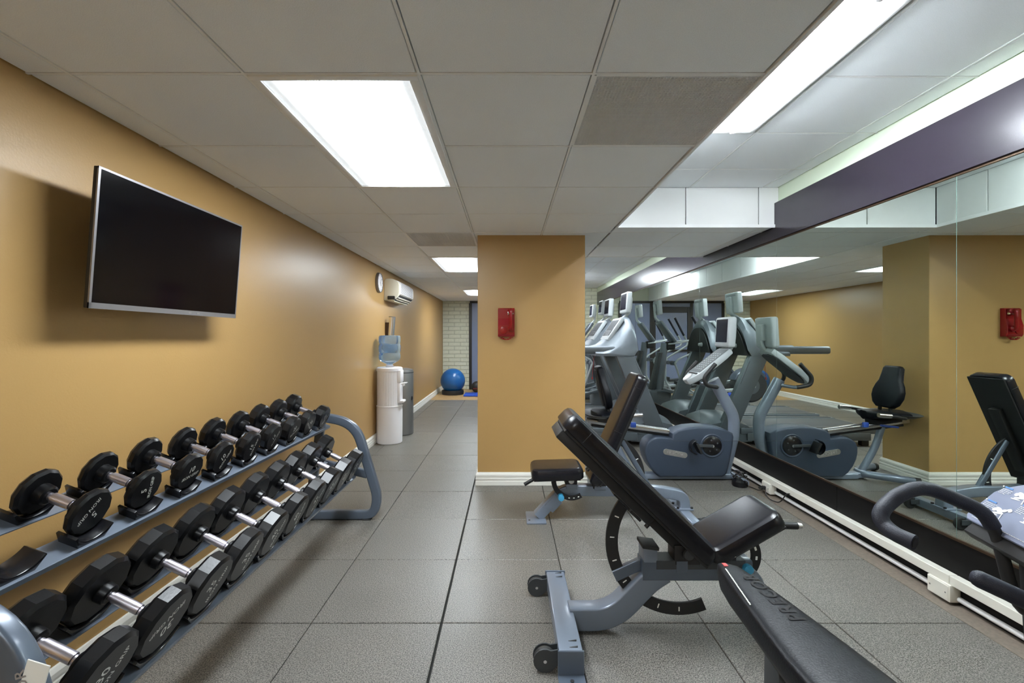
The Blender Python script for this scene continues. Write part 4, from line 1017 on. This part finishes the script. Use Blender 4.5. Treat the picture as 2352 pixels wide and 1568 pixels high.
# handles
def P(u, v, D): return ls(at(u, v, D))
hp1 = [(2101, 1246, 1.03), (2062, 1229, 1.06), (2036, 1210, 1.09), (2023, 1190, 1.105), (2026, 1172, 1.115), (2042, 1154, 1.13), (2068, 1135, 1.14), (2106, 1122, 1.15), (2145, 1126, 1.155), (2204, 1150, 1.155), (2243, 1168, 1.15), (2268, 1190, 1.145), (2290, 1232, 1.14), (2305, 1286, 1.135), (2322, 1345, 1.13), (2352, 1400, 1.13), (2430, 1440, 1.13)]
raw = [P(*q) for q in hp1]; h1 = []
for a in range(len(raw)-1):                      # smooth curve through the points
    p0, p1, p2, p3 = raw[max(a-1, 0)], raw[a], raw[a+1], raw[min(a+2, len(raw)-1)]
    for k in range(4):
        t = k/4; h1.append(.5*(2*p1+(p2-p0)*t+(2*p0-5*p1+4*p2-p3)*t*t+(3*p1-p0-3*p2+p3)*t**3))
h1.append(raw[-1]); cut = 47
hd = B().tube(h1[cut-1:], .0135, 16).done('handle', 'black_matte', stm)
B().tube(h1[:cut], .0172, 20).done('foam_grip', 'foam', hd)
B().cyl(h1[0], h1[0]+(h1[0]-h1[1]).normalized()*.002, .012, 18).done('grip_bore', 'black_matte', hd)
h2 = fillet([P(2250, 1330, .98), P(2352, 1377, .95), P(2450, 1425, .93), P(2490, 1480, .97), P(2440, 1500, 1.08)], .05, 7)
hd = B().tube(h2, .0135, 16).done('handle', 'black_matte', stm)
d2 = (h2[0]-h2[1]).normalized()
g2 = [h2[0]+d2*.014, h2[0]+d2*.012, h2[0]+d2*.007]+h2[:9]
B().tube(g2, .0178, 20, scales=[.45, .70, .90]+[1]*(len(g2)-3)).done('foam_grip', 'foam', hd)
# instruction board
BL = V((1.233, 1.25, .844)); rv = V((-.228, -.974, 0)); uv = V((.974*.69, -.228*.69, .72)).normalized()
mpb = frame_mtx(ls(BL), rv, uv)
outl = [(.012, 0), (.44, 0), (.452, .012), (.452, .10), (.44, .125), (.40, .150), (.33, .185), (.25, .200), (.18, .197), (.10, .178), (.045, .150), (.012, .122), (0, .10), (0, .012)]
pb = B().prism(outl, 'z', -.008, 0, bev=.002, seg=1).done('instruction_board', 'placard', stm); pb.matrix_local = mpb
br = B().prism([(.02, -.03), (.43, -.03), (.43, .09), (.02, .09)], 'z', -.045, -.009, bev=.008).done('board_tray', 'black_matte', stm); br.matrix_local = mpb
def fig(cx, cy, s, flip=1):
    b = B()
    for (x, y, w_, h_, a) in ((0, .012, .030, .013, -20), (.014, .016, .016, .010, 30), (-.013, .009, .014, .012, 10), (.004, .002, .034, .007, 15), (.020, .022, .006, .018, -40), (-.004, -.006, .030, .004, 5), (.020, -.004, .003, .024, 20)):
        t = bmesh.new(); bmesh.ops.create_circle(t, cap_ends=True, segments=14, radius=.5)
        bmesh.ops.scale(t, vec=(w_*s, h_*s, 1), verts=t.verts); bmesh.ops.rotate(t, cent=(0, 0, 0), matrix=Matrix.Rotation(R(a), 3, 'Z'), verts=t.verts)
        bmesh.ops.translate(t, vec=(cx+x*s*flip, cy+y*s, .0012), verts=t.verts); b.add(t)
    t = bmesh.new(); bmesh.ops.create_circle(t, cap_ends=True, segments=14, radius=.0055*s); bmesh.ops.translate(t, vec=(cx+.027*s*flip, cy+.022*s, .0012), verts=t.verts); b.add(t)
    return b
for cx, cy in ((.070, .108), (.062, .048), (.145, .060), (.160, .140), (.245, .060), (.33, .062), (.25, .14)):
    fig(cx, cy, .9).done('stretch_figure', 'print_white', pb, 0)
b_ = B(); c_ = B()
for (x0_, y0_, n_, L_) in ((.012, .118, 4, .030), (.010, .066, 4, .034), (.095, .090, 5, .034), (.10, .135, 4, .038), (.185, .085, 5, .034), (.19, .155, 4, .04), (.275, .09, 5, .034), (.30, .13, 3, .04), (.36, .09, 5, .04)):
    c_.box((x0_+L_*.45, y0_+.007, .0009), (L_*.8, .0035, .0008)); b_.box((x0_-.004, y0_+.007, .0009), (.0035, .0035, .0008))
    for k in range(n_):
        x = x0_
        while x < x0_+L_*(1 if k < n_-1 else .6):
            q = random.uniform(.003, .007); b_.box((x+q/2, y0_-.0045*k, .0009), (q, .0011, .0008)); x += q+.0014
x = .02
while x < .42:
    q = random.uniform(.003, .007); b_.box((x+q/2, .012, .0009), (q, .0011, .0008)); x += q+.0014
b_.box((.13, .182, .0009), (.07, .004, .0008))
for o, nm, mm in ((b_, 'board_print', 'print_white'), (c_, 'board_headings', 'print_blue')): o.done(nm, mm, pb, 0)['kind'] = 'stuff'
